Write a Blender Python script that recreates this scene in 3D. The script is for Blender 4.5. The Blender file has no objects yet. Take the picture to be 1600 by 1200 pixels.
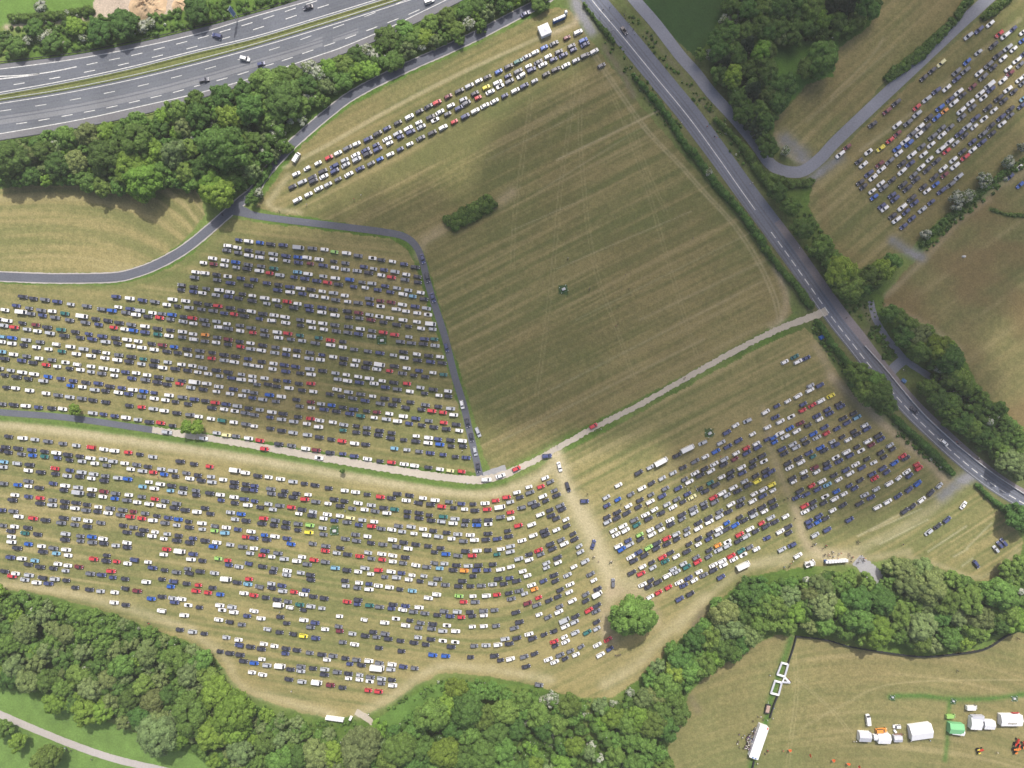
import bpy, math, random, re
import numpy as np
random.seed(7)
RNG = np.random.default_rng(7)
S = 0.28                     # metres per photo pixel on the ground
H = 308.0                    # height of the drone above the fields
def wx(px): return (px - 800.0) * S
def wy(py): return (600.0 - py) * S
scene = bpy.context.scene
COL = scene.collection
world = bpy.data.worlds.new("World"); scene.world = world; world.use_nodes = True
scene.view_settings.view_transform = 'Standard'
scene.view_settings.look = 'None'
scene.view_settings.gamma = 1.0
scene.view_settings.exposure = 0.0

# ------------------------------------------------------------------ helpers
def mesh_np(name, V, F4=None, F3=None, mats=(), mi4=None, mi3=None, smooth=False):
    V = np.asarray(V, dtype=np.float32).reshape(-1, 3)
    F4 = np.zeros((0, 4), np.int32) if F4 is None or len(F4) == 0 else np.asarray(F4, np.int32)
    F3 = np.zeros((0, 3), np.int32) if F3 is None or len(F3) == 0 else np.asarray(F3, np.int32)
    me = bpy.data.meshes.new(name)
    me.vertices.add(len(V)); me.vertices.foreach_set("co", V.ravel())
    nl = F4.size + F3.size
    me.loops.add(nl)
    me.loops.foreach_set("vertex_index", np.concatenate([F4.ravel(), F3.ravel()]))
    n4, n3 = len(F4), len(F3)
    me.polygons.add(n4 + n3)
    st = np.concatenate([np.arange(n4) * 4, n4 * 4 + np.arange(n3) * 3]).astype(np.int32)
    tot = np.concatenate([np.full(n4, 4), np.full(n3, 3)]).astype(np.int32)
    me.polygons.foreach_set("loop_start", st)
    try: me.polygons.foreach_set("loop_total", tot)
    except Exception: pass
    if mi4 is not None or mi3 is not None:
        a = np.zeros(n4, np.int32) if mi4 is None else np.asarray(mi4, np.int32)
        b = np.zeros(n3, np.int32) if mi3 is None else np.asarray(mi3, np.int32)
        me.polygons.foreach_set("material_index", np.concatenate([a, b]).astype(np.int32))
    me.polygons.foreach_set("use_smooth", np.full(n4 + n3, bool(smooth)))
    for m in mats: me.materials.append(m)
    me.update(calc_edges=True)
    return me

class Geo:
    """collects polygons of 3 or 4 corners with a material index"""
    def __init__(s): s.v = []; s.f4 = []; s.f3 = []; s.m4 = []; s.m3 = []; s.n = 0
    def add(s, V, F, m=0):
        b = s.n
        s.v.extend([tuple(p) for p in V]); s.n += len(V)
        for f in F:
            if len(f) == 4: s.f4.append([i + b for i in f]); s.m4.append(m)
            elif len(f) == 3: s.f3.append([i + b for i in f]); s.m3.append(m)
            else:
                for k in range(1, len(f) - 1):
                    s.f3.append([f[0] + b, f[k] + b, f[k + 1] + b]); s.m3.append(m)
    def box(s, c, d, m=0, rot=0.0, taper=1.0):
        x, y, z = d[0] / 2, d[1] / 2, d[2] / 2
        P = []
        for sz, t in ((-1, 1.0), (1, taper)):
            for sx, sy in ((-1, -1), (1, -1), (1, 1), (-1, 1)):
                a, b = sx * x * t, sy * y * t
                P.append((c[0] + a * math.cos(rot) - b * math.sin(rot), c[1] + a * math.sin(rot) + b * math.cos(rot), c[2] + sz * z))
        s.add(P, [(0, 3, 2, 1), (4, 5, 6, 7), (0, 1, 5, 4), (1, 2, 6, 5), (2, 3, 7, 6), (3, 0, 4, 7)], m)
    def tube(s, p, q, r0, r1, n=7, m=0):
        p = np.array(p, float); q = np.array(q, float); d = q - p; L = np.linalg.norm(d); d /= max(L, 1e-6)
        u = np.cross(d, (0, 0, 1.0)); 
        if np.linalg.norm(u) < 1e-3: u = np.array((1.0, 0, 0))
        u /= np.linalg.norm(u); w = np.cross(d, u)
        P = []
        for c, r in ((p, r0), (q, r1)):
            for k in range(n):
                a = 2 * math.pi * k / n
                P.append(tuple(c + r * (math.cos(a) * u + math.sin(a) * w)))
        F = [(k, (k + 1) % n, n + (k + 1) % n, n + k) for k in range(n)]
        F.append(tuple(range(n - 1, -1, -1))); F.append(tuple(range(n, 2 * n)))
        s.add(P, F, m)
    def panel(s, q, t, m=0):
        """a slab on the outer quad q, thickness t inward"""
        q = [np.array(p, float) for p in q]
        n = np.cross(q[1] - q[0], q[3] - q[0]); n /= max(np.linalg.norm(n), 1e-9)
        P = [tuple(p) for p in q] + [tuple(p - n * t) for p in q]
        s.add(P, [(0, 1, 2, 3), (7, 6, 5, 4), (0, 4, 5, 1), (1, 5, 6, 2), (2, 6, 7, 3), (3, 7, 4, 0)], m)
    def mesh(s, name, mats, smooth=False):
        return mesh_np(name, s.v, s.f4, s.f3, mats, s.m4, s.m3, smooth)

def put(name, me, parent=None, loc=(0, 0, 0), rz=0.0, sc=None):
    o = bpy.data.objects.new(name, me); COL.objects.link(o)
    o.location = loc; o.rotation_euler = (0, 0, rz)
    if sc is not None: o.scale = sc if hasattr(sc, '__len__') else (sc, sc, sc)
    if parent is not None: o.parent = parent
    return o
def tag(o, label=None, cat=None, group=None, kind=None):
    if label: o['label'] = label
    if cat: o['category'] = cat
    if group: o['group'] = group
    if kind: o['kind'] = kind
    return o
def root(name, loc, rz=0.0, label=None, cat=None, group=None, sc=None):
    o = put(name, None, None, loc, rz, sc); o.empty_display_size = 0.3
    return tag(o, label, cat, group)
ORD = "first second third fourth fifth sixth seventh eighth ninth tenth".split()
def nth(i):
    if i < 10: return ORD[i]
    n = i + 1
    return str(n) + ('th' if 10 <= n % 100 <= 20 else {1: 'st', 2: 'nd', 3: 'rd'}.get(n % 10, 'th'))
NUM = "zero one two three four five six seven eight nine ten eleven twelve".split()
def num(i): return NUM[i] if i < len(NUM) else str(i)
def catmull(P, step=3.0):
    P = np.array(P, float); n = len(P); out = []
    for i in range(n - 1):
        p0 = P[max(i - 1, 0)]; p1 = P[i]; p2 = P[i + 1]; p3 = P[min(i + 2, n - 1)]
        k = max(2, int(np.linalg.norm((p2 - p1)[:2]) / step))
        for t in np.linspace(0, 1, k, endpoint=False):
            out.append(0.5 * (2 * p1 + (p2 - p0) * t + (2 * p0 - 5 * p1 + 4 * p2 - p3) * t * t + (3 * p1 - p0 - 3 * p2 + p3) * t ** 3))
    out.append(P[-1])
    return np.array(out)

# ------------------------------------------------------------------ materials
def new_mat(name):
    m = bpy.data.materials.new(name); m.use_nodes = True
    nt = m.node_tree; b = nt.nodes["Principled BSDF"]
    return m, nt, b
def plain(name, col, rough=0.6, spec=0.3, noise=0.0, nscale=2.0, metallic=0.0, coat=0.0):
    m, nt, b = new_mat(name)
    b.inputs["Base Color"].default_value = (*col, 1); b.inputs["Roughness"].default_value = rough
    b.inputs["Specular IOR Level"].default_value = spec; b.inputs["Metallic"].default_value = metallic
    b.inputs["Coat Weight"].default_value = coat; b.inputs["Coat Roughness"].default_value = 0.08
    if noise > 0:
        tc = nt.nodes.new("ShaderNodeTexCoord"); n = nt.nodes.new("ShaderNodeTexNoise")
        n.inputs["Scale"].default_value = nscale; n.inputs["Detail"].default_value = 5
        nt.links.new(tc.outputs["Object"], n.inputs["Vector"])
        r = nt.nodes.new("ShaderNodeMapRange"); r.inputs[1].default_value = 0.3; r.inputs[2].default_value = 0.7
        r.inputs[3].default_value = 1 - noise; r.inputs[4].default_value = 1 + noise
        nt.links.new(n.outputs["Fac"], r.inputs[0])
        mx = nt.nodes.new("ShaderNodeMix"); mx.data_type = 'RGBA'; mx.blend_type = 'MULTIPLY'; mx.inputs[0].default_value = 1
        mx.inputs[6].default_value = (*col, 1)
        nt.links.new(r.outputs[0], mx.inputs[7]); nt.links.new(mx.outputs[2], b.inputs["Base Color"])
    return m
def asphalt(name, col, var=0.18):
    m, nt, b = new_mat(name)
    geo = nt.nodes.new("ShaderNodeNewGeometry")
    def noise(scale, det):
        n = nt.nodes.new("ShaderNodeTexNoise"); n.inputs["Scale"].default_value = scale; n.inputs["Detail"].default_value = det
        nt.links.new(geo.outputs["Position"], n.inputs["Vector"]); return n
    a, c = noise(0.06, 4), noise(1.3, 6)
    ad = nt.nodes.new("ShaderNodeMath"); ad.operation = 'ADD'
    nt.links.new(a.outputs["Fac"], ad.inputs[0]); nt.links.new(c.outputs["Fac"], ad.inputs[1])
    r = nt.nodes.new("ShaderNodeMapRange"); r.inputs[1].default_value = 0.7; r.inputs[2].default_value = 1.3
    r.inputs[3].default_value = 1 - var; r.inputs[4].default_value = 1 + var
    nt.links.new(ad.outputs[0], r.inputs[0])
    mx = nt.nodes.new("ShaderNodeMix"); mx.data_type = 'RGBA'; mx.blend_type = 'MULTIPLY'; mx.inputs[0].default_value = 1
    mx.inputs[6].default_value = (*col, 1); nt.links.new(r.outputs[0], mx.inputs[7])
    nt.links.new(mx.outputs[2], b.inputs["Base Color"])
    b.inputs["Roughness"].default_value = 0.85; b.inputs["Specular IOR Level"].default_value = 0.25
    return m
M = {}
M['motorway'] = asphalt('motorway_asphalt', (0.140, 0.152, 0.172))
M['patch'] = asphalt('patched_asphalt', (0.205, 0.213, 0.228))
M['shoulder'] = asphalt('shoulder_asphalt', (0.175, 0.175, 0.188))
M['lane'] = asphalt('lane_asphalt', (0.118, 0.126, 0.152))
M['aroad'] = asphalt('road_asphalt', (0.158, 0.172, 0.215))
M['service'] = asphalt('service_asphalt', (0.222, 0.234, 0.275))
M['gravel'] = asphalt('pale_gravel', (0.46, 0.415, 0.345), 0.12)
M['greygravel'] = asphalt('grey_gravel', (0.33, 0.33, 0.34), 0.15)
M['footpath'] = asphalt('footpath_gravel', (0.42, 0.39, 0.37), 0.10)
M['paint'] = plain('road_paint', (0.62, 0.62, 0.60), 0.7, 0.2, 0.25, 0.9)
M['steel'] = plain('galvanised_steel', (0.48, 0.50, 0.52), 0.45, 0.5, 0.1, 1.0)
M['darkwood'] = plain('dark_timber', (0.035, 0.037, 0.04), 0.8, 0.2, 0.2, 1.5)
M['white'] = plain('white_fabric', (0.82, 0.82, 0.84), 0.7, 0.2, 0.03, 0.8)
M['whiteplastic'] = plain('white_plastic', (0.80, 0.81, 0.82), 0.4, 0.4)
M['greyfab'] = plain('grey_fabric', (0.50, 0.51, 0.56), 0.7, 0.2, 0.05, 0.8)
M['bark'] = plain('bark', (0.09, 0.07, 0.05), 0.9, 0.1, 0.25, 2.0)
M['black'] = plain('black_rubber', (0.015, 0.015, 0.016), 0.8, 0.2)
M['glass'] = plain('car_glass', (0.022, 0.024, 0.034), 0.10, 0.7)
M['blueplastic'] = plain('blue_plastic', (0.02, 0.10, 0.36), 0.4, 0.4)
M['greenfab'] = plain('green_fabric', (0.20, 0.50, 0.24), 0.7, 0.2)
M['sand'] = plain('yellow_sand', (0.55, 0.40, 0.25), 0.9, 0.1, 0.18, 0.25)
M['orangefab'] = plain('orange_fabric', (0.80, 0.16, 0.05), 0.7, 0.2)
M['pinkload'] = plain('pinkish_sawdust', (0.42, 0.30, 0.25), 0.9, 0.1, 0.1, 1.0)
M['redmachine'] = plain('red_enamel', (0.55, 0.05, 0.03), 0.4, 0.4)
M['orangemachine'] = plain('orange_enamel', (0.75, 0.22, 0.04), 0.4, 0.4)
M['yellowmachine'] = plain('yellow_enamel', (0.75, 0.60, 0.08), 0.4, 0.4)
M['signblue'] = plain('sign_blue', (0.10, 0.20, 0.40), 0.5, 0.4)
M['signgrey'] = plain('sign_back_grey', (0.34, 0.40, 0.48), 0.5, 0.4)
PAINT = {'k': (0.050, 0.052, 0.076), 'g': (0.155, 0.163, 0.195), 's': (0.44, 0.46, 0.50), 'w': (0.82, 0.82, 0.82), 'n': (0.060, 0.075, 0.185),
         'b': (0.03, 0.11, 0.44), 't': (0.20, 0.40, 0.55), 'r': (0.54, 0.05, 0.06), 'm': (0.17, 0.03, 0.045), 'y': (0.78, 0.68, 0.06),
         'l': (0.30, 0.54, 0.14), 'e': (0.03, 0.15, 0.14), 'o': (0.78, 0.30, 0.05), 'c': (0.72, 0.68, 0.36)}
PNAME = {'k': 'black', 'g': 'dark grey', 's': 'silver', 'w': 'white', 'n': 'dark blue', 'b': 'bright blue', 't': 'pale blue', 'r': 'red',
         'm': 'maroon', 'y': 'yellow', 'l': 'lime green', 'e': 'dark green', 'o': 'orange', 'c': 'cream'}
for k, c in PAINT.items():
    M['car_' + k] = plain('car_paint_' + PNAME[k].replace(' ', '_'), c, 0.32, 0.5, coat=0.6)

# ------------------------------------------------------------------ value noise on arrays
_T = np.random.default_rng(3).random((256, 256)).astype(np.float32)
def vnoise(x, y, seed=0):
    x = x + seed * 17.31; y = y + seed * 9.77
    xi = np.floor(x).astype(np.int64); yi = np.floor(y).astype(np.int64)
    fx = (x - xi).astype(np.float32); fy = (y - yi).astype(np.float32)
    fx = fx * fx * (3 - 2 * fx); fy = fy * fy * (3 - 2 * fy)
    a = _T[xi & 255, yi & 255]; b = _T[(xi + 1) & 255, yi & 255]; c = _T[xi & 255, (yi + 1) & 255]; d = _T[(xi + 1) & 255, (yi + 1) & 255]
    return (a * (1 - fx) + b * fx) * (1 - fy) + (c * (1 - fx) + d * fx) * fy
def fbm(x, y, seed=0, oct=4):
    s = 0; a = 0.5; t = 0
    for k in range(oct):
        s = s + a * vnoise(x * 2 ** k, y * 2 ** k, seed + k); t += a; a *= 0.55
    return s / t
def sstep(a, b, x):
    t = np.clip((x - a) / (b - a), 0, 1); return t * t * (3 - 2 * t)
# ------------------------------------------------------------------ the ground: one sheet out to the horizon, colours of mown hay, rough grass and worn tracks
FBX = np.array([-80, 0, 200, 400, 600, 700, 760, 810, 850, 900, 1000, 1100, 1250, 1400, 1600, 1700], float)
FBY = np.array([-10, 0, 28, 56, 86, 101, 104, 98, 83, 58, 6, -45, -122, -200, -325, -390], float)
_gx = np.arange(-80, 1701, 2.0); _gy = np.interp(_gx, FBX, FBY)
_gy = np.convolve(np.pad(_gy, 20, mode='edge'), np.ones(41) / 41, 'valid')
def fB(x): return np.interp(x, _gx, _gy)
def fBslope(x): return (fB(x + 6) - fB(x - 6)) / 12.0
F1 = [(-80, 297), (0, 296), (40, 289), (100, 289), (160, 292), (210, 300), (262, 293), (305, 296), (316, 316), (320, 336), (300, 362), (275, 385), (245, 404), (212, 418), (175, 427), (125, 427), (50, 426), (-80, 423)]
F2 = [(-80, 446), (0, 443), (50, 445), (110, 447), (180, 446), (230, 434), (265, 418), (305, 395), (345, 352), (362, 340), (400, 347), (500, 359), (610, 373), (638, 391), (652, 425), (668, 480), (688, 540), (706, 600), (732, 690), (743, 738), (600, 724), (400, 688), (247, 664), (100, 643), (-80, 634)]
F3 = [(400, 322), (424, 290), (440, 268), (470, 230), (516, 190), (553, 164), (603, 136), (653, 112), (703, 90), (753, 66), (803, 41), (838, 24), (862, 12), (890, 14), (912, 50), (935, 78), (960, 110), (1000, 165), (1050, 222), (1090, 268), (1150, 338), (1195, 402), (1225, 450), (1240, 490), (1200, 514), (1075, 583), (925, 661), (800, 728), (768, 736), (757, 718), (737, 640), (718, 580), (694, 500), (673, 430), (662, 392), (634, 364), (500, 342), (420, 331)]
F4 = [(1680, -80), (1595, -20), (1554, 8), (1510, 48), (1460, 95), (1410, 142), (1360, 189), (1315, 232), (1290, 258), (1272, 285), (1262, 322), (1290, 370), (1320, 412), (1345, 420), (1390, 398), (1420, 395), (1440, 368), (1480, 334), (1540, 290), (1600, 245), (1680, 190)]
F5 = [(1680, 250), (1600, 262), (1545, 305), (1500, 340), (1450, 388), (1412, 425), (1382, 463), (1380, 478), (1420, 492), (1480, 528), (1512, 570), (1545, 638), (1570, 665), (1600, 700), (1680, 780)]
F6 = [(1380, -60), (1375, 0), (1360, 40), (1312, 75), (1302, 110), (1262, 130), (1232, 165), (1208, 192), (1208, 210), (1225, 232), (1252, 250), (1275, 240), (1300, 212), (1346, 168), (1384, 126), (1428, 92), (1484, 34), (1512, 0), (1550, -60)]
F7 = [(-80, 650), (0, 656), (100, 669), (250, 690), (400, 713), (600, 748), (720, 765), (770, 762), (830, 738), (862, 716), (900, 698), (1000, 645), (1100, 590), (1200, 537), (1258, 512), (1275, 530), (1305, 575), (1330, 610), (1375, 655), (1425, 695), (1470, 735), (1495, 752), (1530, 760), (1550, 792), (1575, 808), (1600, 845), (1595, 870), (1572, 892), (1545, 908), (1520, 908), (1470, 889), (1440, 877), (1400, 872), (1350, 878), (1280, 884), (1220, 891), (1170, 902), (1132, 930), (1100, 965), (1060, 1002), (1000, 1060), (960, 1089), (930, 1092), (880, 1084), (840, 1072), (780, 1060), (720, 1052), (690, 1052), (650, 1070), (600, 1104), (560, 1118), (520, 1122), (470, 1113), (420, 1097), (380, 1082), (360, 1062), (345, 1037), (325, 1017), (280, 997), (220, 976), (170, 957), (100, 937), (40, 923), (-80, 916)]
F8 = [(1048, 1280), (1044, 1165), (1066, 1120), (1075, 1086), (1100, 1060), (1140, 1030), (1190, 1002), (1215, 992), (1243, 994), (1290, 1000), (1330, 1012), (1400, 1022), (1450, 1027), (1538, 1014), (1575, 992), (1600, 982), (1680, 950), (1680, 1280)]
CROP = [(990, -60), (1003, 0), (1030, 38), (1076, 80), (1088, 92), (1102, 72), (1126, 28), (1132, 0), (1140, -60)]

step = 0.5 / S
inner_x = np.arange(-50, 1650 + 1, step); inner_y = np.arange(-50, 1250 + 1, step)
far = np.array([120, 320, 800, 2000, 6000, 14000.0])
gx = np.concatenate([-50 - far[::-1], inner_x, 1650 + far]); gy = np.concatenate([-50 - far[::-1], inner_y, 1250 + far])
PX, PY = np.meshgrid(gx, gy)                # row = y
PX = PX.astype(np.float64); PY = PY.astype(np.float64)
XM = PX * S; YM = PY * S                    # metres, photo axes
def inpoly(poly, X, Y):
    ins = np.zeros(X.shape, bool); n = len(poly)
    xs = [p[0] for p in poly]; ys = [p[1] for p in poly]
    r = np.where((gy > min(ys) - 6) & (gy < max(ys) + 6))[0]; c = np.where((gx > min(xs) - 6) & (gx < max(xs) + 6))[0]
    if not len(r) or not len(c): return ins
    sl = (slice(r[0], r[-1] + 1), slice(c[0], c[-1] + 1))
    x = X[sl]; y = Y[sl]; a = np.zeros(x.shape, bool)
    for i in range(n):
        x1, y1 = poly[i]; x2, y2 = poly[(i + 1) % n]
        if y1 == y2: continue
        a ^= ((y1 > y) != (y2 > y)) & (x < (x2 - x1) * (y - y1) / (y2 - y1) + x1)
    ins[sl] = a
    return ins
def dist_mask(P, w, mask=None, k=1.0, smooth=True):
    """soft mask of a polyline, w half width in px"""
    P = catmull(P, 12) if smooth else np.array(P, float)
    P = P[::2] if smooth and len(P) > 60 else P
    out = np.zeros(PX.shape, np.float32)
    for (x1, y1), (x2, y2) in zip(P[:-1, :2], P[1:, :2]):
        m = 2.6 * w
        r0, r1 = np.searchsorted(gy, [min(y1, y2) - m, max(y1, y2) + m]); c0, c1 = np.searchsorted(gx, [min(x1, x2) - m, max(x1, x2) + m])
        if r1 <= r0 or c1 <= c0: continue
        sl = (slice(r0, r1), slice(c0, c1))
        x = PX[sl]; y = PY[sl]; dx, dy = x2 - x1, y2 - y1; L = dx * dx + dy * dy + 1e-9
        t = np.clip(((x - x1) * dx + (y - y1) * dy) / L, 0, 1)
        d = np.hypot(x - x1 - t * dx, y - y1 - t * dy)
        out[sl] = np.maximum(out[sl], np.exp(-(d / w) ** 2 * k))
    return out
jx = (fbm(XM * 0.35, YM * 0.35, 21, 3) - 0.5) * 5; jy = (fbm(XM * 0.35, YM * 0.35, 27, 3) - 0.5) * 5
JX, JY = PX + jx, PY + jy
# base: rough grass and scrub floor
n1 = fbm(XM * 0.045, YM * 0.045, 1, 4); n2 = fbm(XM * 0.35, YM * 0.35, 5, 4); n3 = fbm(XM * 1.1, YM * 1.1, 9, 2)
GREEN = np.array([0.095, 0.165, 0.032]); GREEN2 = np.array([0.16, 0.215, 0.06]); SOIL = np.array([0.20, 0.16, 0.085])
C = GREEN[None, None] * (0.72 + 0.5 * n2[..., None]) + (GREEN2 - GREEN)[None, None] * sstep(0.42, 0.72, n1)[..., None]
C = C * (0.8 + 0.4 * n3[..., None])
def blend(mask, col, n=None):
    global C
    col = np.asarray(col, np.float64)
    if col.ndim == 1: col = col[None, None]
    C = C * (1 - mask[..., None]) + col * mask[..., None]
HAY = np.array([0.305, 0.258, 0.122]); HAYG = np.array([0.168, 0.180, 0.070]); STRAW = np.array([0.42, 0.36, 0.20]); BROWN = np.array([0.245, 0.182, 0.09])
zone = np.zeros(PX.shape, np.int32)
def hayfield(idx, poly, u, v, green=0.5, contrast=1.0, tone=1.0, brown=0.0, seed=0, sw=1.0):
    """u along the swaths, v across them, metres"""
    global C
    ins = inpoly(poly, JX, JY)
    zone[inpoly(poly, PX, PY)] = idx
    s1 = vnoise(v / (1.25 * sw), u / 45.0, seed + 31); s2 = vnoise(v / (3.1 * sw), u / 90.0, seed + 33); s3 = vnoise(v / 9.0, u / 160.0, seed + 35)
    s4 = vnoise(v / 0.62, u / 14.0, seed + 37)
    st = 0.42 * s1 + 0.28 * s2 + 0.12 * s3 + 0.18 * s4
    patch = fbm(XM * 0.022, YM * 0.022, seed + 41, 3)
    fine = fbm(XM * 0.75, YM * 0.75, seed + 43, 3)
    t = np.clip((st - 0.5) * 2.2 * contrast + 0.5 + (patch - 0.5) * 1.1 + (fine - 0.5) * 0.55, 0, 1)
    g = np.clip(t + (0.5 - green) * 1.0, 0, 1)
    col = HAYG[None, None] * (1 - g[..., None]) + HAY[None, None] * g[..., None]
    strw = sstep(0.66, 0.86, s2 * 0.5 + s1 * 0.5)[..., None] * 0.35
    col = col * (1 - strw) + STRAW[None, None] * strw
    if brown > 0:
        b = (brown * sstep(0.35, 0.65, fbm(XM * 0.035, YM * 0.05, seed + 47, 3)))[..., None]
        col = col * (1 - b) + BROWN[None, None] * b
    col = col * tone * (0.86 + 0.28 * fine[..., None])
    C = np.where(ins[..., None], col, C)
    return ins
def lin(deg):
    a = math.radians(deg)          # photo direction, up positive
    return (XM * math.cos(a) - YM * math.sin(a)), (XM * math.sin(a) + YM * math.cos(a))
arc = np.interp(PX, [-80, 0, 80, 140, 200, 250, 290, 330], [10, 0, -3, 1, 14, 36, 66, 120])
i1 = hayfield(1, F1, XM, (PY - arc) * S, 0.30, 1.0, 1.10, 0.0, 1, 1.25)
i2 = hayfield(2, F2, XM, (PY - 0.13 * PX) * S, 0.56, 0.9, 1.06, 0.1, 2)
u, v = lin(27); i3 = hayfield(3, F3, u, v, 0.56, 1.25, 0.96, 0.22, 3, 0.72)
u, v = lin(40); i4 = hayfield(4, F4, u, v, 0.62, 1.0, 0.98, 0.35, 4)
u, v = lin(36); i5 = hayfield(5, F5, u, v, 0.60, 0.55, 0.92, 0.85, 5, 1.5)
u, v = lin(42); i6 = hayfield(6, F6, u, v, 0.45, 1.0, 1.0, 0.3, 6)
i7 = hayfield(7, F7, XM, (PY - fB(PX)) * S * 0.93, 0.47, 1.25, 1.10, 0.06, 7)
u, v = lin(3); i8 = hayfield(8, F8, XM, (PY - 0.0007 * (PX - 1330) ** 2 + 0.05 * PX) * S, 0.38, 0.55, 1.03, 0.2, 8, 0.8)
crop = inpoly(CROP, JX, JY)
C = np.where(crop[..., None], np.array([0.040, 0.082, 0.026]) * (0.85 + 0.3 * n2[..., None]), C)
field = i1 | i2 | i3 | i4 | i5 | i6 | i7 | i8
brk = 0.45 + 0.75 * fbm(XM * 0.5, YM * 0.5, 61, 3)
def worn(P, w, a=0.8, col=STRAW, smooth=True, inside=None):
    m = np.clip(dist_mask(P, w, smooth=smooth) * a * brk, 0, 1)
    if inside is not None: m = m * inside
    blend(m, col)
def lush(P, w, a=0.8, col=(0.075, 0.15, 0.028)):
    blend(np.clip(dist_mask(P, w) * a * (0.6 + 0.6 * n2), 0, 1), np.array(col)[None, None] * (0.75 + 0.5 * n3[..., None]))
_AC = [(895, -45), (925, 0), (985, 72), (1025, 121), (1075, 182), (1157, 296), (1232, 400), (1305, 503), (1362, 575), (1445, 666), (1550, 756), (1680, 830)]
_SV = [(960, -40), (1025, 38), (1087, 114), (1150, 187), (1200, 252), (1237, 269), (1282, 247), (1350, 179), (1450, 85), (1542, 0), (1590, -45)]
_out = (~field) & (~crop)
blend(np.clip(np.maximum(dist_mask(_AC, 42), dist_mask(_SV, 24)) * 0.85 * (0.55 + 0.7 * n2), 0, 1) * _out, np.array([0.150, 0.138, 0.072])[None, None] * (0.75 + 0.5 * n3[..., None]))
_MR = [(-60, 162), (0, 152), (100, 135), (200, 115), (300, 90), (400, 65), (500, 35), (600, 3), (700, -31)]
blend(np.clip(dist_mask(_MR, 12) * (0.5 + 0.6 * n2), 0, 1), np.array([0.165, 0.172, 0.062])[None, None] * (0.7 + 0.6 * n3[..., None]))
PALE = np.array([0.50, 0.43, 0.28]); BARE = np.array([0.47, 0.38, 0.26])
# dry track on the car park side of the gravel lane, and the trodden aisle
worn([(-60, 657), (0, 662), (100, 674), (200, 688), (400, 718), (600, 753), (725, 771), (775, 771), (815, 757), (850, 741), (868, 722)], 8, 1.1, PALE)
worn([(868, 712), (875, 727), (883, 757), (900, 788), (921, 826), (941, 872), (953, 905), (955, 930)], 12, 1.25, PALE)
worn([(905, 800), (925, 840), (945, 880), (965, 905), (1000, 915)], 19, 0.75, PALE)
worn([(955, 925), (945, 950), (945, 985), (955, 1000)], 11, 0.8, BARE)
worn([(960, 925), (985, 928), (1010, 945), (1025, 970)], 10, 0.8, BARE)
worn([(1245, 800), (1256, 840), (1270, 858), (1300, 868), (1340, 872)], 9, 0.9, BARE)
worn([(1275, 865), (1330, 862), (1400, 830), (1450, 800), (1478, 775)], 8, 0.55, PALE)
worn([(1160, 885), (1230, 868), (1300, 872), (1345, 874), (1420, 862)], 6, 0.6, PALE)
worn([(1300, 590), (1340, 625), (1400, 680), (1450, 720), (1478, 752)], 8, 1.0, BARE)
worn([(1193, 640), (1205, 700), (1222, 750), (1245, 802)], 6, 0.45, BARE)
worn([(1275, 540), (1300, 585)], 7, 0.6, BARE)
worn([(1060, 985), (1110, 930), (1165, 888), (1230, 878)], 7, 0.55, PALE)
worn([(945, 1070), (1000, 1035), (1040, 990), (1100, 935)], 10, 0.65, PALE)
worn([(560, 1115), (610, 1090), (660, 1055), (700, 1040), (780, 1048), (860, 1062)], 8, 0.7, PALE)
worn([(300, 990), (350, 1025), (375, 1070), (440, 1095), (520, 1115)], 8, 0.65, PALE)
worn([(-60, 908), (60, 918), (180, 945), (300, 985)], 8, 0.65, PALE)
# central field: edge track, tramlines and the swath beside the strip of cars
for o in (-3, 3):
    worn([(928 + o, 85), (965 + o, 140), (1012 + o, 205), (1060 + o, 255), (1100 + o, 300), (1150 + o, 355), (1188 + o, 415), (1212 + o, 470), (1218 + o, 500)], 1.7, 0.5, PALE)
    worn([(445 + o, 262), (520 + o, 222), (600 + o, 176), (700 + o, 124), (780 + o, 87), (850 + o, 56), (890 + o, 40)], 1.8, 0.6, PALE)
for P in ([(900, 110), (890, 190), (876, 290), (866, 400), (852, 520), (838, 620)], [(912, 120), (906, 200), (913, 300), (921, 370), (936, 440), (966, 520), (990, 590)],
          [(945, 125), (975, 190), (1010, 290), (1036, 380), (1062, 470), (1090, 560)], [(830, 150), (815, 260), (805, 330), (800, 420)], [(985, 170), (1005, 250), (1040, 330)]):
    for o in (-2.6, 2.6): worn([(a + o, b) for a, b in P], 0.9, 0.42, STRAW)
for a, b, w, s in (((870, 250), (1040, 168), 1.3, .75), ((840, 300), (1010, 195), 1.2, .4), ((800, 360), (910, 312), 1.0, .45), ((870, 420), (1080, 330), 1.0, .5), ((900, 500), (1200, 350), 1.2, .35), ((760, 250), (900, 180), 1.0, .4), ((860, 610), (1190, 440), 1.6, .4), ((780, 690), (1100, 530), 2, .35), ((1000, 500), (1210, 400), 2, .3)):
    worn([a, b], w, s, PALE, False)
for a, b, w in (((945, 200), (1030, 160), 1.6), ((960, 222), (1000, 203), 1.6), ((1120, 560), (1235, 498), 6), ((980, 640), (1080, 590), 5), ((800, 725), (900, 672), 4)):
    lush([a, b], w, 0.5, (0.11, 0.17, 0.04))
worn([(655, 400), (662, 378), (690, 360)], 8, 0.6, BARE); worn([(780, 318), (800, 300)], 8, 0.6, BARE)
worn([(420, 318), (432, 300), (450, 275)], 5, 0.6, PALE); worn([(418, 315), (428, 326), (470, 332)], 4, 0.6, PALE)
worn([(1212, 420), (1228, 460), (1224, 495), (1205, 510)], 6, 0.7, BARE)
worn([(900, 35), (880, 45), (850, 58)], 4, 0.8, BARE); worn([(905, 20), (898, 36)], 5, 0.8, BARE)
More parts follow.
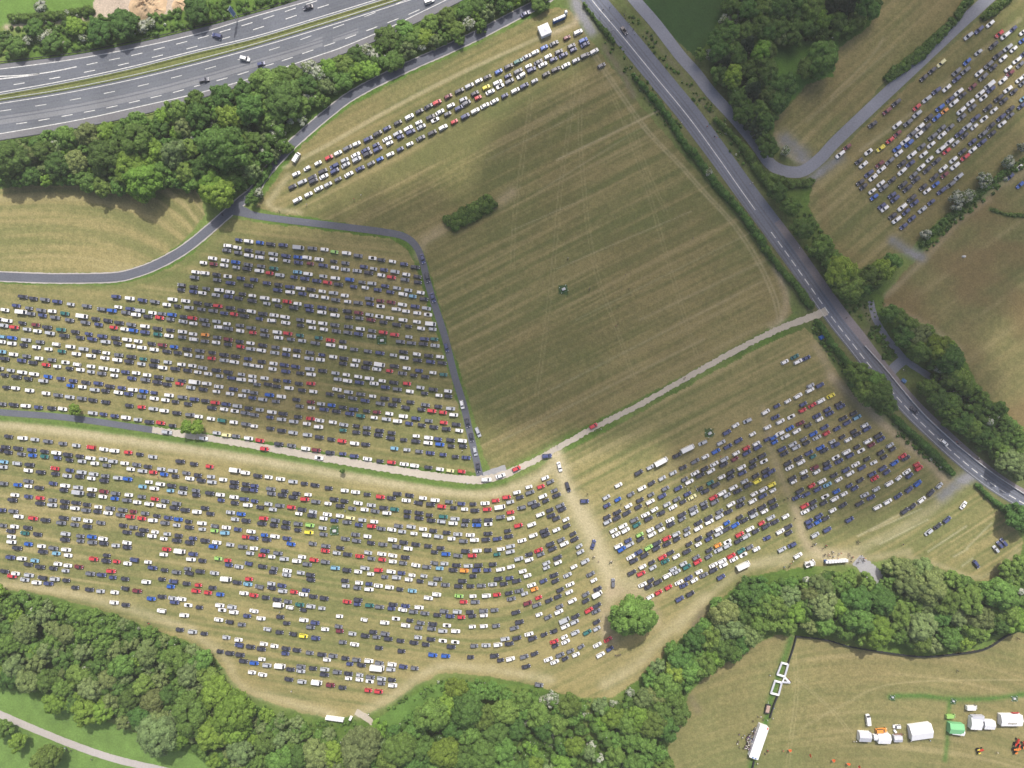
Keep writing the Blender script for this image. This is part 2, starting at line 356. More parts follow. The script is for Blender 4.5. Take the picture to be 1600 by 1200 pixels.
# car park lines in the last field
for a, b in (((1360, 830), (1440, 795)), ((1375, 850), (1450, 812)), ((1450, 862), (1510, 822)), ((1510, 857), (1550, 817)), ((1490, 870), (1512, 858)), ((1340, 838), (1470, 770)), ((1503, 885), (1520, 872))):
    worn([a, b], 1.0, 0.6, np.array([.62, .57, .42]), False)
worn([(1420, 870), (1470, 884), (1520, 902), (1550, 895), (1590, 860)], 4, 0.5, PALE)
# right-hand fields
worn([(1285, 300), (1290, 350), (1300, 385), (1340, 400)], 8, 0.4, BROWN); worn([(1530, 310), (1560, 290), (1600, 270)], 8, 0.5, BARE)
worn([(1385, 462), (1440, 410), (1500, 345), (1545, 312)], 5, 0.5, BARE); worn([(1385, 478), (1450, 508), (1500, 545)], 5, 0.5, BARE)
worn([(1300, 150), (1360, 90), (1380, 60)], 2, 0.4, PALE, True); worn([(1260, 190), (1330, 130), (1400, 70)], 2, 0.3, PALE)
worn([(1215, 210), (1230, 240), (1258, 252)], 5, 0.6, BARE)
worn([(1595, 30), (1500, 110), (1440, 165), (1345, 235)], 3, 0.5, PALE)
# show field tracks and the uncut strips
for P in ([(1240, 1010), (1245, 1080), (1235, 1160), (1230, 1200)], [(1250, 1140), (1320, 1100), (1400, 1068), (1600, 1062)], [(1245, 1060), (1300, 1110), (1340, 1160)]):
    for o in (-2.5, 2.5): worn([(a + o, b) for a, b in P], 1.0, 0.45, STRAW)
lush([(1390, 1088), (1440, 1087), (1490, 1092), (1540, 1092), (1600, 1085)], 4.5, 1.1, (0.10, 0.19, 0.045))
lush([(1484, 1092), (1482, 1120), (1480, 1160), (1476, 1188)], 3.8, 1.0, (0.11, 0.20, 0.05))
lush([(1236, 998), (1222, 1040), (1206, 1090), (1196, 1130), (1180, 1180), (1174, 1200)], 6, 1.1, (0.09, 0.18, 0.04))
lush([(1548, 327), (1570, 335), (1610, 338)], 3, 1.2)
for cx, cy in ((880, 452), (597, 532), (523, 829), (1108, 676), (1394, 1090), (1489, 1096), (1585, 1092)):
    hs = 7.5 if cy < 900 else 4.5; m = ((np.abs(JX - cx) < hs) & (np.abs(JY - cy) < hs)).astype(np.float32) * 0.9
    blend(m, np.array([0.06, 0.115, 0.04])[None, None] * (0.7 + 0.6 * n3[..., None]))
# verge along lanes and the ditch between the gravel lane and the dry track
lush([(-60, 650), (0, 654), (100, 663), (200, 676), (300, 691), (400, 706), (500, 724), (600, 742), (720, 761), (770, 757), (800, 748)], 5, 1.0, (0.10, 0.17, 0.035))
lush([(420, 262), (400, 290), (382, 315)], 6, 0.9); lush([(660, 400), (678, 470)], 2.5, 0.7, (0.14, 0.18, 0.05)); lush([(722, 600), (745, 690), (760, 735)], 4, 0.7, (0.14, 0.18, 0.05))
lush([(360, 345), (320, 385), (270, 425), (180, 448), (60, 446)], 4, 0.6, (0.15, 0.19, 0.06))
lush([(870, 700), (960, 655), (1080, 592)], 3, 0.5, (0.13, 0.18, 0.05))
# bright lawns, dirt yard, soil under woods
LAWN = np.array([0.135, 0.225, 0.055])
lawn = inpoly([(-80, 1068), (0, 1072), (50, 1087), (110, 1107), (180, 1132), (250, 1162), (310, 1182), (345, 1200), (340, 1280), (-80, 1280)], JX, JY)
C = np.where(lawn[..., None], LAWN * (0.75 + 0.5 * n2[..., None]), C)
lawn2 = inpoly([(1180, 62), (1310, 62), (1302, 118), (1260, 132), (1205, 190), (1180, 140)], JX, JY)
C = np.where(lawn2[..., None], np.array([0.095, 0.19, 0.04]) * (0.75 + 0.5 * n2[..., None]), C)
lawn3 = inpoly([(-80, -60), (152, -60), (148, 20), (95, 34), (0, 42), (-80, 45)], JX, JY)
C = np.where(lawn3[..., None], np.array([0.13, 0.225, 0.05]) * (0.75 + 0.5 * n2[..., None]), C)
lawn4 = inpoly([(590, 1122), (650, 1084), (700, 1062), (800, 1070), (770, 1085), (690, 1095), (640, 1130), (600, 1150)], JX, JY)
C = np.where(lawn4[..., None], np.array([0.11, 0.20, 0.045]) * (0.75 + 0.5 * n2[..., None]), C)
yard = inpoly([(148, -60), (146, 22), (172, 30), (205, 18), (262, 22), (285, 10), (290, -60)], JX, JY)
C = np.where(yard[..., None], np.array([0.46, 0.38, 0.30]) * (0.75 + 0.5 * n2[..., None]), C)
worn([(10, 42), (60, 36), (105, 32), (135, 28), (160, 20)], 4, 1.2, np.array([0.46, 0.38, 0.29]))
DIRT = np.array([0.20, 0.165, 0.12])
for P, w, a in (([(945, 75), (975, 120), (990, 150)], 6, .8), ([(1350, 480), (1365, 510), (1350, 520)], 6, .7), ([(1085, 975), (1100, 955)], 7, .8), ([(1080, 1090), (1090, 1110)], 7, .5),
                ([(950, 15), (1000, 75), (1060, 150), (1120, 230), (1180, 310), (1250, 410), (1320, 510), (1350, 550)], 5, .5), ([(1010, 50), (1060, 110), (1120, 190)], 4, .5)):
    worn(P, w, a, DIRT)
GREY = np.array([0.245, 0.245, 0.255])
for P, w, a in (([(1226, 218), (1242, 232), (1256, 246)], 12, 1.0), ([(1268, 280), (1290, 264), (1314, 246)], 6.5, 1.1), ([(1395, 376), (1410, 386), (1424, 394), (1440, 402)], 7.5, 1.1), ([(898, -20), (901, 8), (911, 26), (924, 48)], 8.5, 1.2), ([(1472, 776), (1490, 760), (1514, 745), (1532, 738)], 9, 1.2)):
    worn(P, w, a * 1.15, GREY)
C = np.where((field & (C[..., 0] > 0))[..., None], C * np.array([0.84, 0.86, 0.80]), C); C = np.clip(C, 0.005, 0.9).astype(np.float32)
Vg = np.stack([(PX - 800) * S, (600 - PY) * S, (fbm(XM * 0.08, YM * 0.08, 77, 3) - 0.5) * 0.05 - 0.03], -1).astype(np.float32)
nr, nc = PX.shape
ii = np.arange(nr * nc, dtype=np.int32).reshape(nr, nc)
Q = np.stack([ii[:-1, :-1], ii[1:, :-1], ii[1:, 1:], ii[:-1, 1:]], -1).reshape(-1, 4)
zq = zone[:-1, :-1].reshape(-1)
def ground_mat(name):
    m, nt, b = new_mat(name)
    at = nt.nodes.new("ShaderNodeAttribute"); at.attribute_name = "turf"
    geo = nt.nodes.new("ShaderNodeNewGeometry")
    n = nt.nodes.new("ShaderNodeTexNoise"); n.inputs["Scale"].default_value = 1.3; n.inputs["Detail"].default_value = 7; n.inputs["Roughness"].default_value = 0.7
    nt.links.new(geo.outputs["Position"], n.inputs["Vector"])
    r = nt.nodes.new("ShaderNodeMapRange"); r.inputs[1].default_value = 0.3; r.inputs[2].default_value = 0.7; r.inputs[3].default_value = 0.70; r.inputs[4].default_value = 1.30
    nt.links.new(n.outputs["Fac"], r.inputs[0])
    mx = nt.nodes.new("ShaderNodeMix"); mx.data_type = 'RGBA'; mx.blend_type = 'MULTIPLY'; mx.inputs[0].default_value = 1
    nt.links.new(at.outputs["Color"], mx.inputs[6]); nt.links.new(r.outputs[0], mx.inputs[7]); nt.links.new(mx.outputs[2], b.inputs["Base Color"])
    bp = nt.nodes.new("ShaderNodeBump"); bp.inputs["Strength"].default_value = 0.35; bp.inputs["Distance"].default_value = 0.2
    nt.links.new(n.outputs["Fac"], bp.inputs["Height"]); nt.links.new(bp.outputs["Normal"], b.inputs["Normal"])
    b.inputs["Roughness"].default_value = 0.95; b.inputs["Specular IOR Level"].default_value = 0.1
    return m
M['turf'] = ground_mat('turf')
Cf = np.concatenate([C.reshape(-1, 3), np.ones((nr * nc, 1), np.float32)], 1)
NAMES = {0: 'ground', 1: 'hay_field', 2: 'upper_parking_field', 3: 'mown_field', 4: 'roadside_parking_field', 5: 'brown_field', 6: 'corner_field', 7: 'lower_parking_field', 8: 'show_field'}
for z, nm in NAMES.items():
    q = Q[zq == z]
    used, inv = np.unique(q.ravel(), return_inverse=True)
    me = mesh_np(nm, Vg.reshape(-1, 3)[used], inv.reshape(-1, 4), None, [M['turf']])
    ca = me.attributes.new("turf", 'FLOAT_COLOR', 'POINT'); ca.data.foreach_set("color", Cf[used].ravel())
    tag(put(nm, me), kind='structure')
del Cf, Q, Vg, JX, JY, jx, jy

# ------------------------------------------------------------------ roads, lanes and paths
def ribbon(name, P, wl, wr, mat, z=0.03, kind='structure', step=4.0, jag=0.0):
    """P polyline in photo px; wl, wr widths to either side in px (numbers or one per point)"""
    n = len(P)
    wl = [wl] * n if not hasattr(wl, '__len__') else wl; wr = [wr] * n if not hasattr(wr, '__len__') else wr
    D = catmull([(p[0], p[1], a, b) for p, a, b in zip(P, wl, wr)], step)
    T = np.gradient(D[:, :2], axis=0); T /= np.linalg.norm(T, axis=1)[:, None] + 1e-9
    N = np.stack([T[:, 1], -T[:, 0]], 1)
    ja = (np.random.default_rng(len(D)).random((len(D), 2)) - 0.5) * 2 * jag
    L = D[:, :2] + N * (D[:, 2] + ja[:, 0])[:, None]; R = D[:, :2] - N * (D[:, 3] + ja[:, 1])[:, None]
    V = []
    for k in range(len(D)):
        V += [(wx(L[k, 0]), wy(L[k, 1]), z - 0.12), (wx(L[k, 0]), wy(L[k, 1]), z), (wx(R[k, 0]), wy(R[k, 1]), z), (wx(R[k, 0]), wy(R[k, 1]), z - 0.12)]
    F = []
    for k in range(len(D) - 1):
        a = 4 * k
        for j in range(3): F.append((a + j, a + j + 1, a + j + 5, a + j + 4))
    me = mesh_np(name, V, F, None, [mat])
    o = put(name, me)
    if kind: tag(o, kind=kind)
    return o
def yfun(pts):
    D = catmull(pts, 4); return lambda x: np.interp(x, D[:, 0], D[:, 1])
UT = yfun([(-60, 108), (0, 100), (107, 87), (200, 70), (300, 47), (400, 20), (467, 0), (560, -30), (700, -75)])
UB = yfun([(-60, 157), (0, 147), (100, 129), (200, 108), (300, 83), (400, 59), (497, 30), (595, 0), (700, -33)])
LT = yfun([(-60, 168), (0, 158), (100, 142), (200, 122), (300, 98), (400, 71), (500, 41), (607, 7), (720, -30)])
LB = yfun([(-60, 228), (0, 219), (125, 199), (225, 178), (312, 154), (400, 127), (500, 97), (575, 69), (650, 36), (720, 2), (780, -30)])
def between(name, f, g, x0, x1, mat, z, step=5):
    xs = np.arange(x0, x1 + 1, step); V = []; F = []
    for x in xs:
        a, b = float(f(x)), float(g(x))
        V += [(wx(x), wy(a), z - .12), (wx(x), wy(a), z), (wx(x), wy(b), z), (wx(x), wy(b), z - .12)]
    for k in range(len(xs) - 1):
        a = 4 * k
        for j in range(3): F.append((a + j, a + j + 4, a + j + 5, a + j + 1))
    return tag(put(name, mesh_np(name, V, F, None, [mat])), kind='structure')
between('motorway', UT, UB, -60, 700, M['motorway'], 0.05)
between('motorway', LT, LB, -60, 780, M['motorway'], 0.05)
LEDGE = yfun([(-60, 217), (0, 209), (125, 187), (225, 165), (312, 145), (400, 120), (500, 86), (532, 75), (600, 47), (650, 23), (695, 1), (750, -28)])
UEDGE = yfun([(-60, 114), (0, 108), (107, 94), (212, 75), (312, 52), (400, 25), (492, -1), (600, -34)])
between('motorway_shoulder', LEDGE, lambda x: LB(x) - 0.6, -60, 760, M['shoulder'], 0.062)
between('motorway_shoulder', lambda x: UT(x) + 0.6, UEDGE, -60, 580, M['shoulder'], 0.062)
DB = yfun([(-60, 206), (34, 192.5), (69, 187), (105, 180.5), (140, 174), (175, 167), (210, 159), (244, 151), (279, 142.5), (312, 133), (347, 124), (380, 114.5), (419, 102), (449, 92.5), (481, 81), (515, 69.5), (548, 57.5), (581, 45), (614, 32.5), (647, 19), (700, -6)])
DA = yfun([(-60, 182), (9, 172.5), (64, 164.5), (118, 155), (171, 144.5), (224, 133), (276, 120), (329, 106), (429, 76), (478, 59), (529, 41), (578, 23), (627, 3), (700, -27)])
between('motorway_patch', lambda x: DA(x) + 7 + 1.2 * ((int(x) // 35) % 2), lambda x: DB(x) - 1.2, -60, 505, M['patch'], 0.062, 2)
between('motorway_patch', lambda x: DB(x) - 9, lambda x: DB(x) - 1.2, 520, 560, M['patch'], 0.062, 2)
MK = Geo()
def strip(P, w, z, closed_step=3.0):
    D = catmull(P, closed_step)[:, :2]
    T = np.gradient(D, axis=0); T /= np.linalg.norm(T, axis=1)[:, None] + 1e-9; N = np.stack([T[:, 1], -T[:, 0]], 1)
    V = []
    for p, n in zip(D, N):
        a = p + n * w; b = p - n * w
        V += [(wx(a[0]), wy(a[1]), z), (wx(b[0]), wy(b[1]), z)]
    MK.add(V, [(2 * k, 2 * k + 1, 2 * k + 3, 2 * k + 2) for k in range(len(D) - 1)])
def fline(f, x0, x1, w, z=0.085): strip([(x, float(f(x))) for x in np.arange(x0, x1 + 1, 12)], w, z)
def dashes(P, length, pitch, w, z=0.085, start=0.0):
    D = catmull(P, 1.0)[:, :2]; d = np.concatenate([[0], np.cumsum(np.linalg.norm(np.diff(D, axis=0), axis=1))])
    s = start
    while s + length < d[-1]:
        t = [s, s + length / 2, s + length]
        strip([(np.interp(k, d, D[:, 0]), np.interp(k, d, D[:, 1])) for k in t], w, z, 30); s += pitch
def fdash(xs, f, hl, w):
    for x in xs: strip([(x - hl, float(f(x - hl))), (x + hl, float(f(x + hl)))], w, 0.085, 40)
fline(UEDGE, -60, 580, 0.6); fline(lambda x: UB(x) - 2.5, -60, 690, 0.6); fline(lambda x: LT(x) + 4, -60, 720, 0.5); fline(LEDGE, -60, 745, 0.6)
strip([(-40, 120), (10, 119), (50, 116.5), (85, 111.5), (120, 104.3)], 0.8, 0.085); strip([(-40, 128.5), (0, 123.5), (40, 119), (62, 115.5)], 0.9, 0.085)
U1 = yfun([(100, 109), (144, 99.5), (179, 92.5), (214, 85), (249, 76), (284, 67), (318, 58), (352, 48), (386, 38), (420, 27), (455, 15), (487, 4), (560, -20)])
U2 = yfun([(-60, 146), (30, 131), (86, 122), (140, 111.5), (193, 100.5), (246, 88), (300, 74.5), (351, 60), (404, 44), (455, 27), (505, 10), (600, -20)])
fdash([144, 179, 214, 249, 284, 318, 352, 386, 420, 454, 487], U1, 8.6, 0.58)
fdash([30, 86, 140, 193, 246, 300, 351, 404, 455, 505], U2, 8.6, 0.58)
fdash([9, 64, 118, 171, 224, 276, 329, 380, 429, 478, 529, 578, 627], DA, 8.6, 0.48)
fdash([34, 69, 105, 140, 175, 210, 244, 279, 312, 347, 380, 419, 449, 481, 515, 548, 581, 614, 647], DB, 8.6, 0.58)
LANE = [(862, -8), (835, 9), (800, 27), (750, 53), (700, 76.5), (650, 98.5), (600, 122), (550, 149), (520, 171), (485, 200), (450, 232), (415, 271), (397, 298), (375, 316), (350, 338), (325, 360), (290, 388), (250, 411), (212, 426), (175, 433.5), (100, 435), (50, 434), (0, 432), (-60, 430)]
ribbon('lane', LANE, 6.6, 6.6, M['lane'], 0.04)
ribbon('lane_edge', LANE, 8.4, 8.4, M['footpath'], 0.015, jag=0.5)
BRANCH = [(360, 326), (378, 330), (400, 337), (450, 344), (500, 350), (550, 356), (600, 362.5), (630, 369), (648, 382), (659, 404), (668, 440), (679, 476), (695, 526), (710, 586), (724, 632), (734, 675), (745, 722), (750, 744)]
ribbon('lane', BRANCH, [9, 8] + [5.4] * 16, [9, 8] + [5.4] * 16, M['lane'], 0.055)
GRAV = [(238, 671), (300, 681), (400, 697), (500, 714), (600, 731), (675, 743), (725, 749), (760, 749), (790, 741), (825, 725), (850, 712), (925, 670), (1000, 632), (1075, 589), (1140, 553), (1200, 522), (1240, 505), (1292, 486)]
ribbon('gravel_track', GRAV, [4.5, 5.5, 5.5, 5.5, 5.5, 5.5, 6, 6.5, 6, 4.6, 4.4, 4.2, 4.2, 4.2, 4.4, 4.6, 5, 6], [5] * 3 + [6] * 5 + [5, 4.6, 4.4] + [4.2] * 4 + [4.6, 5, 6], M['gravel'], 0.07, jag=1.1, step=2.5)
ribbon('lane', [(-60, 636), (0, 644), (100, 652), (200, 666), (258, 675)], 5, 5, M['lane'], 0.04)
ribbon('gravel_track', [(728, 752), (748, 746), (766, 738), (790, 730)], 4, 5, M['greygravel'], 0.045, jag=0.6)
ACL = [(895, -45), (925, 0), (960, 42), (985, 72), (1025, 121), (1075, 182), (1122, 246), (1157, 296), (1200, 356), (1232, 400), (1275, 461), (1305, 503), (1332, 537), (1362, 575), (1409, 629), (1445, 666), (1497, 714), (1550, 756), (1600, 787), (1680, 830)]
ribbon('main_road', ACL, [20] * 7 + [21, 23, 24, 24, 24, 24, 22, 20, 19, 19, 18, 18, 18], [14] * 6 + [13, 12, 11, 11, 10, 10] + [9] * 8, M['aroad'], 0.045)
ribbon('pavement', ACL[8:], [23, 24, 24, 24.5, 24.5, 23, 21, 21, 21, 20, 20, 20], [-12] * 12, asphalt('footway_asphalt', (0.23, 0.205, 0.215)), 0.10)
strip(ACL[:8] + [(1180, 328)], 0.6, 0.085)
dashes(ACL[8:], 12, 18, 0.7, 0.085, 8)
strip([(p[0] - 8.2 * .8, p[1] + 8.2 * .57) for p in ACL[10:]], 0.18, 0.085)
SERV = [(960, -40), (992, 0), (1025, 38), (1062, 86), (1087, 114), (1112, 146), (1150, 187), (1180, 224), (1200, 252), (1216, 264), (1237, 269), (1257, 266), (1282, 247), (1305, 222), (1350, 179), (1400, 132), (1450, 85), (1500, 38), (1542, 0), (1590, -45)]
ribbon('service_road', SERV, 9, 9, M['service'], 0.04)
ribbon('footpath', [(1360, 470), (1368, 498), (1383, 524), (1402, 548), (1422, 568), (1462, 594), (1500, 620), (1528, 637), (1558, 656)], 5, 5, M['service'], 0.02, jag=0.4)
ribbon('footpath', [(1384, 592), (1396, 576), (1412, 562)], 8, 8, M['service'], 0.025)
ribbon('footpath', [(-40, 1098), (0, 1116), (60, 1142), (120, 1166), (180, 1186), (260, 1205), (330, 1222)], 5.5, 5.5, M['footpath'], 0.03, jag=0.3)
ribbon('farm_track', [(1338, 874), (1358, 892), (1378, 912), (1400, 932), (1415, 950)], [9, 12, 10, 9, 8], [9, 11, 10, 9, 8], M['greygravel'], 0.03, jag=1.6, step=2.2)
ribbon('farm_track', [(556, 1112), (570, 1120), (582, 1130), (592, 1142)], [5, 5, 4, 2], [5, 5, 4, 2], M['gravel'], 0.03, jag=0.6)
WK = Geo(); _mk = MK; MK = WK
for f in (.27, .36, .43, .57, .64, .78, .87): fline(lambda x, f=f: UT(x) * (1 - f) + UB(x) * f, -60, 600, .95, .071)
for f in (.13, .22, .38, .47, .62, .70): fline(lambda x, f=f: LT(x) * (1 - f) + LB(x) * f, -60, 720, .95, .071)
for f in (-9.5, -5, 4.5, 9.5): strip([(p[0] + f * .81, p[1] - f * .58) for p in ACL], 1.0, .066)
MK = _mk; tag(put('road_wear', WK.mesh('road_wear', [asphalt('tyre_darkened_asphalt', (.130, .140, .165), .25)])), kind='structure')
tag(put('road_markings', MK.mesh('road_markings', [M['paint']])), kind='structure')
# ------------------------------------------------------------------ vehicles
DIM = {'hatchback': (4.05, 1.76, 1.47), 'saloon': (4.55, 1.80, 1.44), 'estate': (4.65, 1.81, 1.48), 'off-roader': (4.55, 1.88, 1.70), 'people carrier': (4.45, 1.83, 1.64),
       'small hatchback': (3.6, 1.64, 1.46), 'convertible': (4.1, 1.75, 1.28)}
def car_parts(kind):
    """body (paint 0, dark trim 1, lamp 2), windscreen, rear window, two side windows; nose towards +x"""
    L, W, Hh = DIM[kind]; hw = W / 2
    belt = Hh * 0.63
    fr = [-.5, -.485, -.44, -.30, -.05, .18, .30, .40, .465, .493, .5]
    wm = [.70, .84, .95, 1, 1, 1, .985, .95, .86, .74, .60]
    zt = [.82, .93, .98, 1, 1, 1, .95, .89, .82, .74, .66]
    if kind == 'saloon': zt[0:3] = [.78, .90, .95]
    body = Geo(); V = []
    for f, a, z in zip(fr, wm, zt):
        x = f * L; w = hw * a; t = belt * z
        for y, zz in ((-w * .94, .22), (-w, .45), (-w * .985, t * .86), (-w * .88, t), (w * .88, t), (w * .985, t * .86), (w, .45), (w * .94, .22)): V.append((x, y, zz))
    n = 8; F = []
    for k in range(len(fr) - 1):
        for j in range(n): F.append((k * n + j, (k + 1) * n + j, (k + 1) * n + (j + 1) % n, k * n + (j + 1) % n))
    F.append(tuple(range(n))); F.append(tuple(range(len(fr) * n - 1, len(fr) * n - n - 1, -1)))
    body.add(V, F, 0)
    for sx in (-.31, .31):
        for sy in (-1, 1): body.tube((sx * L, sy * (hw - .20), .31), (sx * L, sy * (hw + .015), .31), .31, .31, 10, 1)
    for sy in (-1, 1): body.box((L * .455, sy * hw * .62, belt * .80), (.26, .34, .10), 2); body.box((-L * .482, sy * hw * .66, belt * .82), (.12, .26, .14), 3)
    xr = {'hatchback': (-.475, -.42), 'small hatchback': (-.48, -.43), 'saloon': (-.35, -.24), 'estate': (-.49, -.455), 'off-roader': (-.49, -.46), 'people carrier': (-.49, -.455), 'convertible': (-.20, -.16)}[kind]
    xf = {'people carrier': (.31, .14), 'off-roader': (.25, .12), 'convertible': (.20, .10)}.get(kind, (.26, .10))
    b0, b1, r0, r1 = xr[0] * L, xf[0] * L, xr[1] * L, xf[1] * L
    wb, wr = hw * .88, hw * .74; zr = Hh; zb = belt - .01
    bl = [(b0, -wb, zb), (b1, -wb, zb), (b1, wb, zb), (b0, wb, zb)]; tp = [(r0, -wr, zr), (r1, -wr, zr), (r1, wr, zr), (r0, wr, zr)]
    P = {}
    def face(a, b, c, d, ins, lift=.025):
        a, b, c, d = [np.array(p, float) for p in (a, b, c, d)]
        nrm = np.cross(b - a, d - a); nrm /= np.linalg.norm(nrm)
        def bi(u, v): return (a * (1 - u) + b * u) * (1 - v) + (d * (1 - u) + c * u) * v + nrm * lift
        return [bi(ins, .06), bi(1 - ins, .06), bi(1 - ins, .95), bi(ins, .95)]
    if kind != 'convertible':
        body.add(bl + tp, [(0, 1, 5, 4), (1, 2, 6, 5), (2, 3, 7, 6), (3, 0, 4, 7), (4, 5, 6, 7)], 0)
        # roof skin, slightly crowned
        m = .5 * (r0 + r1)
        body.add([(r0, -wr, zr), (r1, -wr, zr), (r1, wr, zr), (r0, wr, zr), (m, -wr * .7, zr + .04), (m, wr * .7, zr + .04)], [(0, 1, 4), (2, 3, 5), (0, 4, 5, 3), (1, 2, 5, 4)], 0)
        for nm, q, ins in (('windscreen', face(bl[1], bl[2], tp[2], tp[1], .05), 0), ('rear_window', face(bl[3], bl[0], tp[0], tp[3], .08), 0)):
            g = Geo(); g.panel(q, .02); P[nm] = [g]
        g = Geo(); g.panel(face(bl[0], bl[1], tp[1], tp[0], .07), .02); h = Geo(); h.panel(face(bl[2], bl[3], tp[3], tp[2], .07), .02)
        P['side_window'] = [g, h]
    else:
        body.box((-.04 * L, 0, belt + .005), (L * .30, W * .72, .03), 1)          # open cockpit lining
        for sy in (-1, 1): body.box((-.09 * L, sy * .36, belt + .10), (.16, .42, .30), 1)
        g = Geo(); g.panel([(b1, -wb, zb), (b1, wb, zb), (r1, wr, zr), (r1, -wr, zr)], .03); P['windscreen'] = [g]
    return body, P
CARS = {k: car_parts(k) for k in DIM}
M['lamp'] = plain('headlamp_glass', (0.75, 0.76, 0.78), 0.15, 0.6); M['tail'] = plain('tail_lamp', (0.30, 0.015, 0.015), 0.25, 0.5)
_bm, _pm = {}, {}
def body_mesh(kind, c):
    if (kind, c) not in _bm: _bm[kind, c] = CARS[kind][0].mesh('car_body', [M['car_' + c], M['black'], M['lamp'], M['tail']])
    return _bm[kind, c]
def part_meshes(kind):
    if kind not in _pm: _pm[kind] = {n: [g.mesh('car_' + n, [M['glass']]) for g in gs] for n, gs in CARS[kind][1].items()}
    return _pm[kind]
def make_car(x, y, kind, c, ang, sc, label, group):
    r = root('car', (wx(x), wy(y), 0.02), ang, label, 'car', group, sc)
    put('body', body_mesh(kind, c), r)
    for n, ms in part_meshes(kind).items():
        for m in ms: put(n, m, r)
    return r
def van_parts(L, W, Hh, white=True):
    hw = W / 2; b = Geo(); V = []
    fr = [-.5, -.495, 0, .26, .40, .47, .5]; zt = [.95, 1, 1, .99, .58, .52, .40]; wm = [.94, 1, 1, 1, .96, .88, .74]
    if L > 6: fr[3:] = [.36, .43, .48, .5]
    for f, z, a in zip(fr, zt, wm):
        w = hw * a; t = Hh * z
        for y, zz in ((-w * .96, .28), (-w, .5), (-w * .97, t * .9), (-w * .88, t), (w * .88, t), (w * .97, t * .9), (w, .5), (w * .96, .28)): V.append((f * L, y, zz))
    F = []
    for k in range(len(fr) - 1):
        for j in range(8): F.append((k * 8 + j, k * 8 + 8 + j, k * 8 + 8 + (j + 1) % 8, k * 8 + (j + 1) % 8))
    F.append(tuple(range(8))); F.append(tuple(range(len(fr) * 8 - 1, len(fr) * 8 - 9, -1)))
    b.add(V, F, 0)
    for sx in (-.33, .34):
        for sy in (-1, 1): b.tube((sx * L, sy * (hw - .22), .34), (sx * L, sy * (hw + .015), .34), .34, .34, 10, 1)
    for x in np.linspace(-.46, fr[3] - .06, 6): b.box((x * L, 0, Hh + .012), (.05, W * .74, .03), 0)
    for sy in (-1, 1): b.box((.488 * L, sy * hw * .6, .8), (.16, .34, .16), 2); b.box((fr[3] * L + .25, sy * (hw + .12), 1.35), (.12, .22, .28), 1)
    a, c = fr[3] * L, fr[4] * L
    ws = Geo(); z0, z1 = Hh * .60, Hh * .97
    ws.panel([(c + .03, -hw * .82, z0), (c + .03, hw * .82, z0), (a + .05, hw * .80, z1), (a + .05, -hw * .80, z1)], .03)
    s = Geo(); s.panel([(a - .55, -hw - .01, Hh * .58), (c - .15, -hw - .005, Hh * .55), (a + .1, -hw * .985, Hh * .86), (a - .5, -hw * .985, Hh * .88)], .03)
    t = Geo(); t.panel([(c - .15, hw + .005, Hh * .55), (a - .55, hw + .01, Hh * .58), (a - .5, hw * .985, Hh * .88), (a + .1, hw * .985, Hh * .86)], .03)
    return b, ws, s, t
VAN = {'v': van_parts(5.0, 1.95, 2.0), 'u': van_parts(5.1, 1.95, 2.0), 'V': van_parts(6.7, 2.2, 2.9)}
_vm = {}
def make_van(x, y, k, c, ang, label, sc=1.0):
    if (k, c) not in _vm:
        b, ws, s, t = VAN[k]
        _vm[k, c] = (b.mesh('van_body', [M['car_' + c], M['black'], M['lamp']]), ws.mesh('van_windscreen', [M['glass']]), s.mesh('van_window', [M['glass']]), t.mesh('van_window', [M['glass']]))
    kz = 1 - 1.8 / H; r = root('van', (wx(x) * kz, wy(y) * kz, 0.02), ang, label, 'van', 'vans among the parked cars', sc * .93)
    for n, m in zip(('body', 'windscreen', 'side_window', 'side_window'), _vm[k, c]): put(n, m, r)
    return r

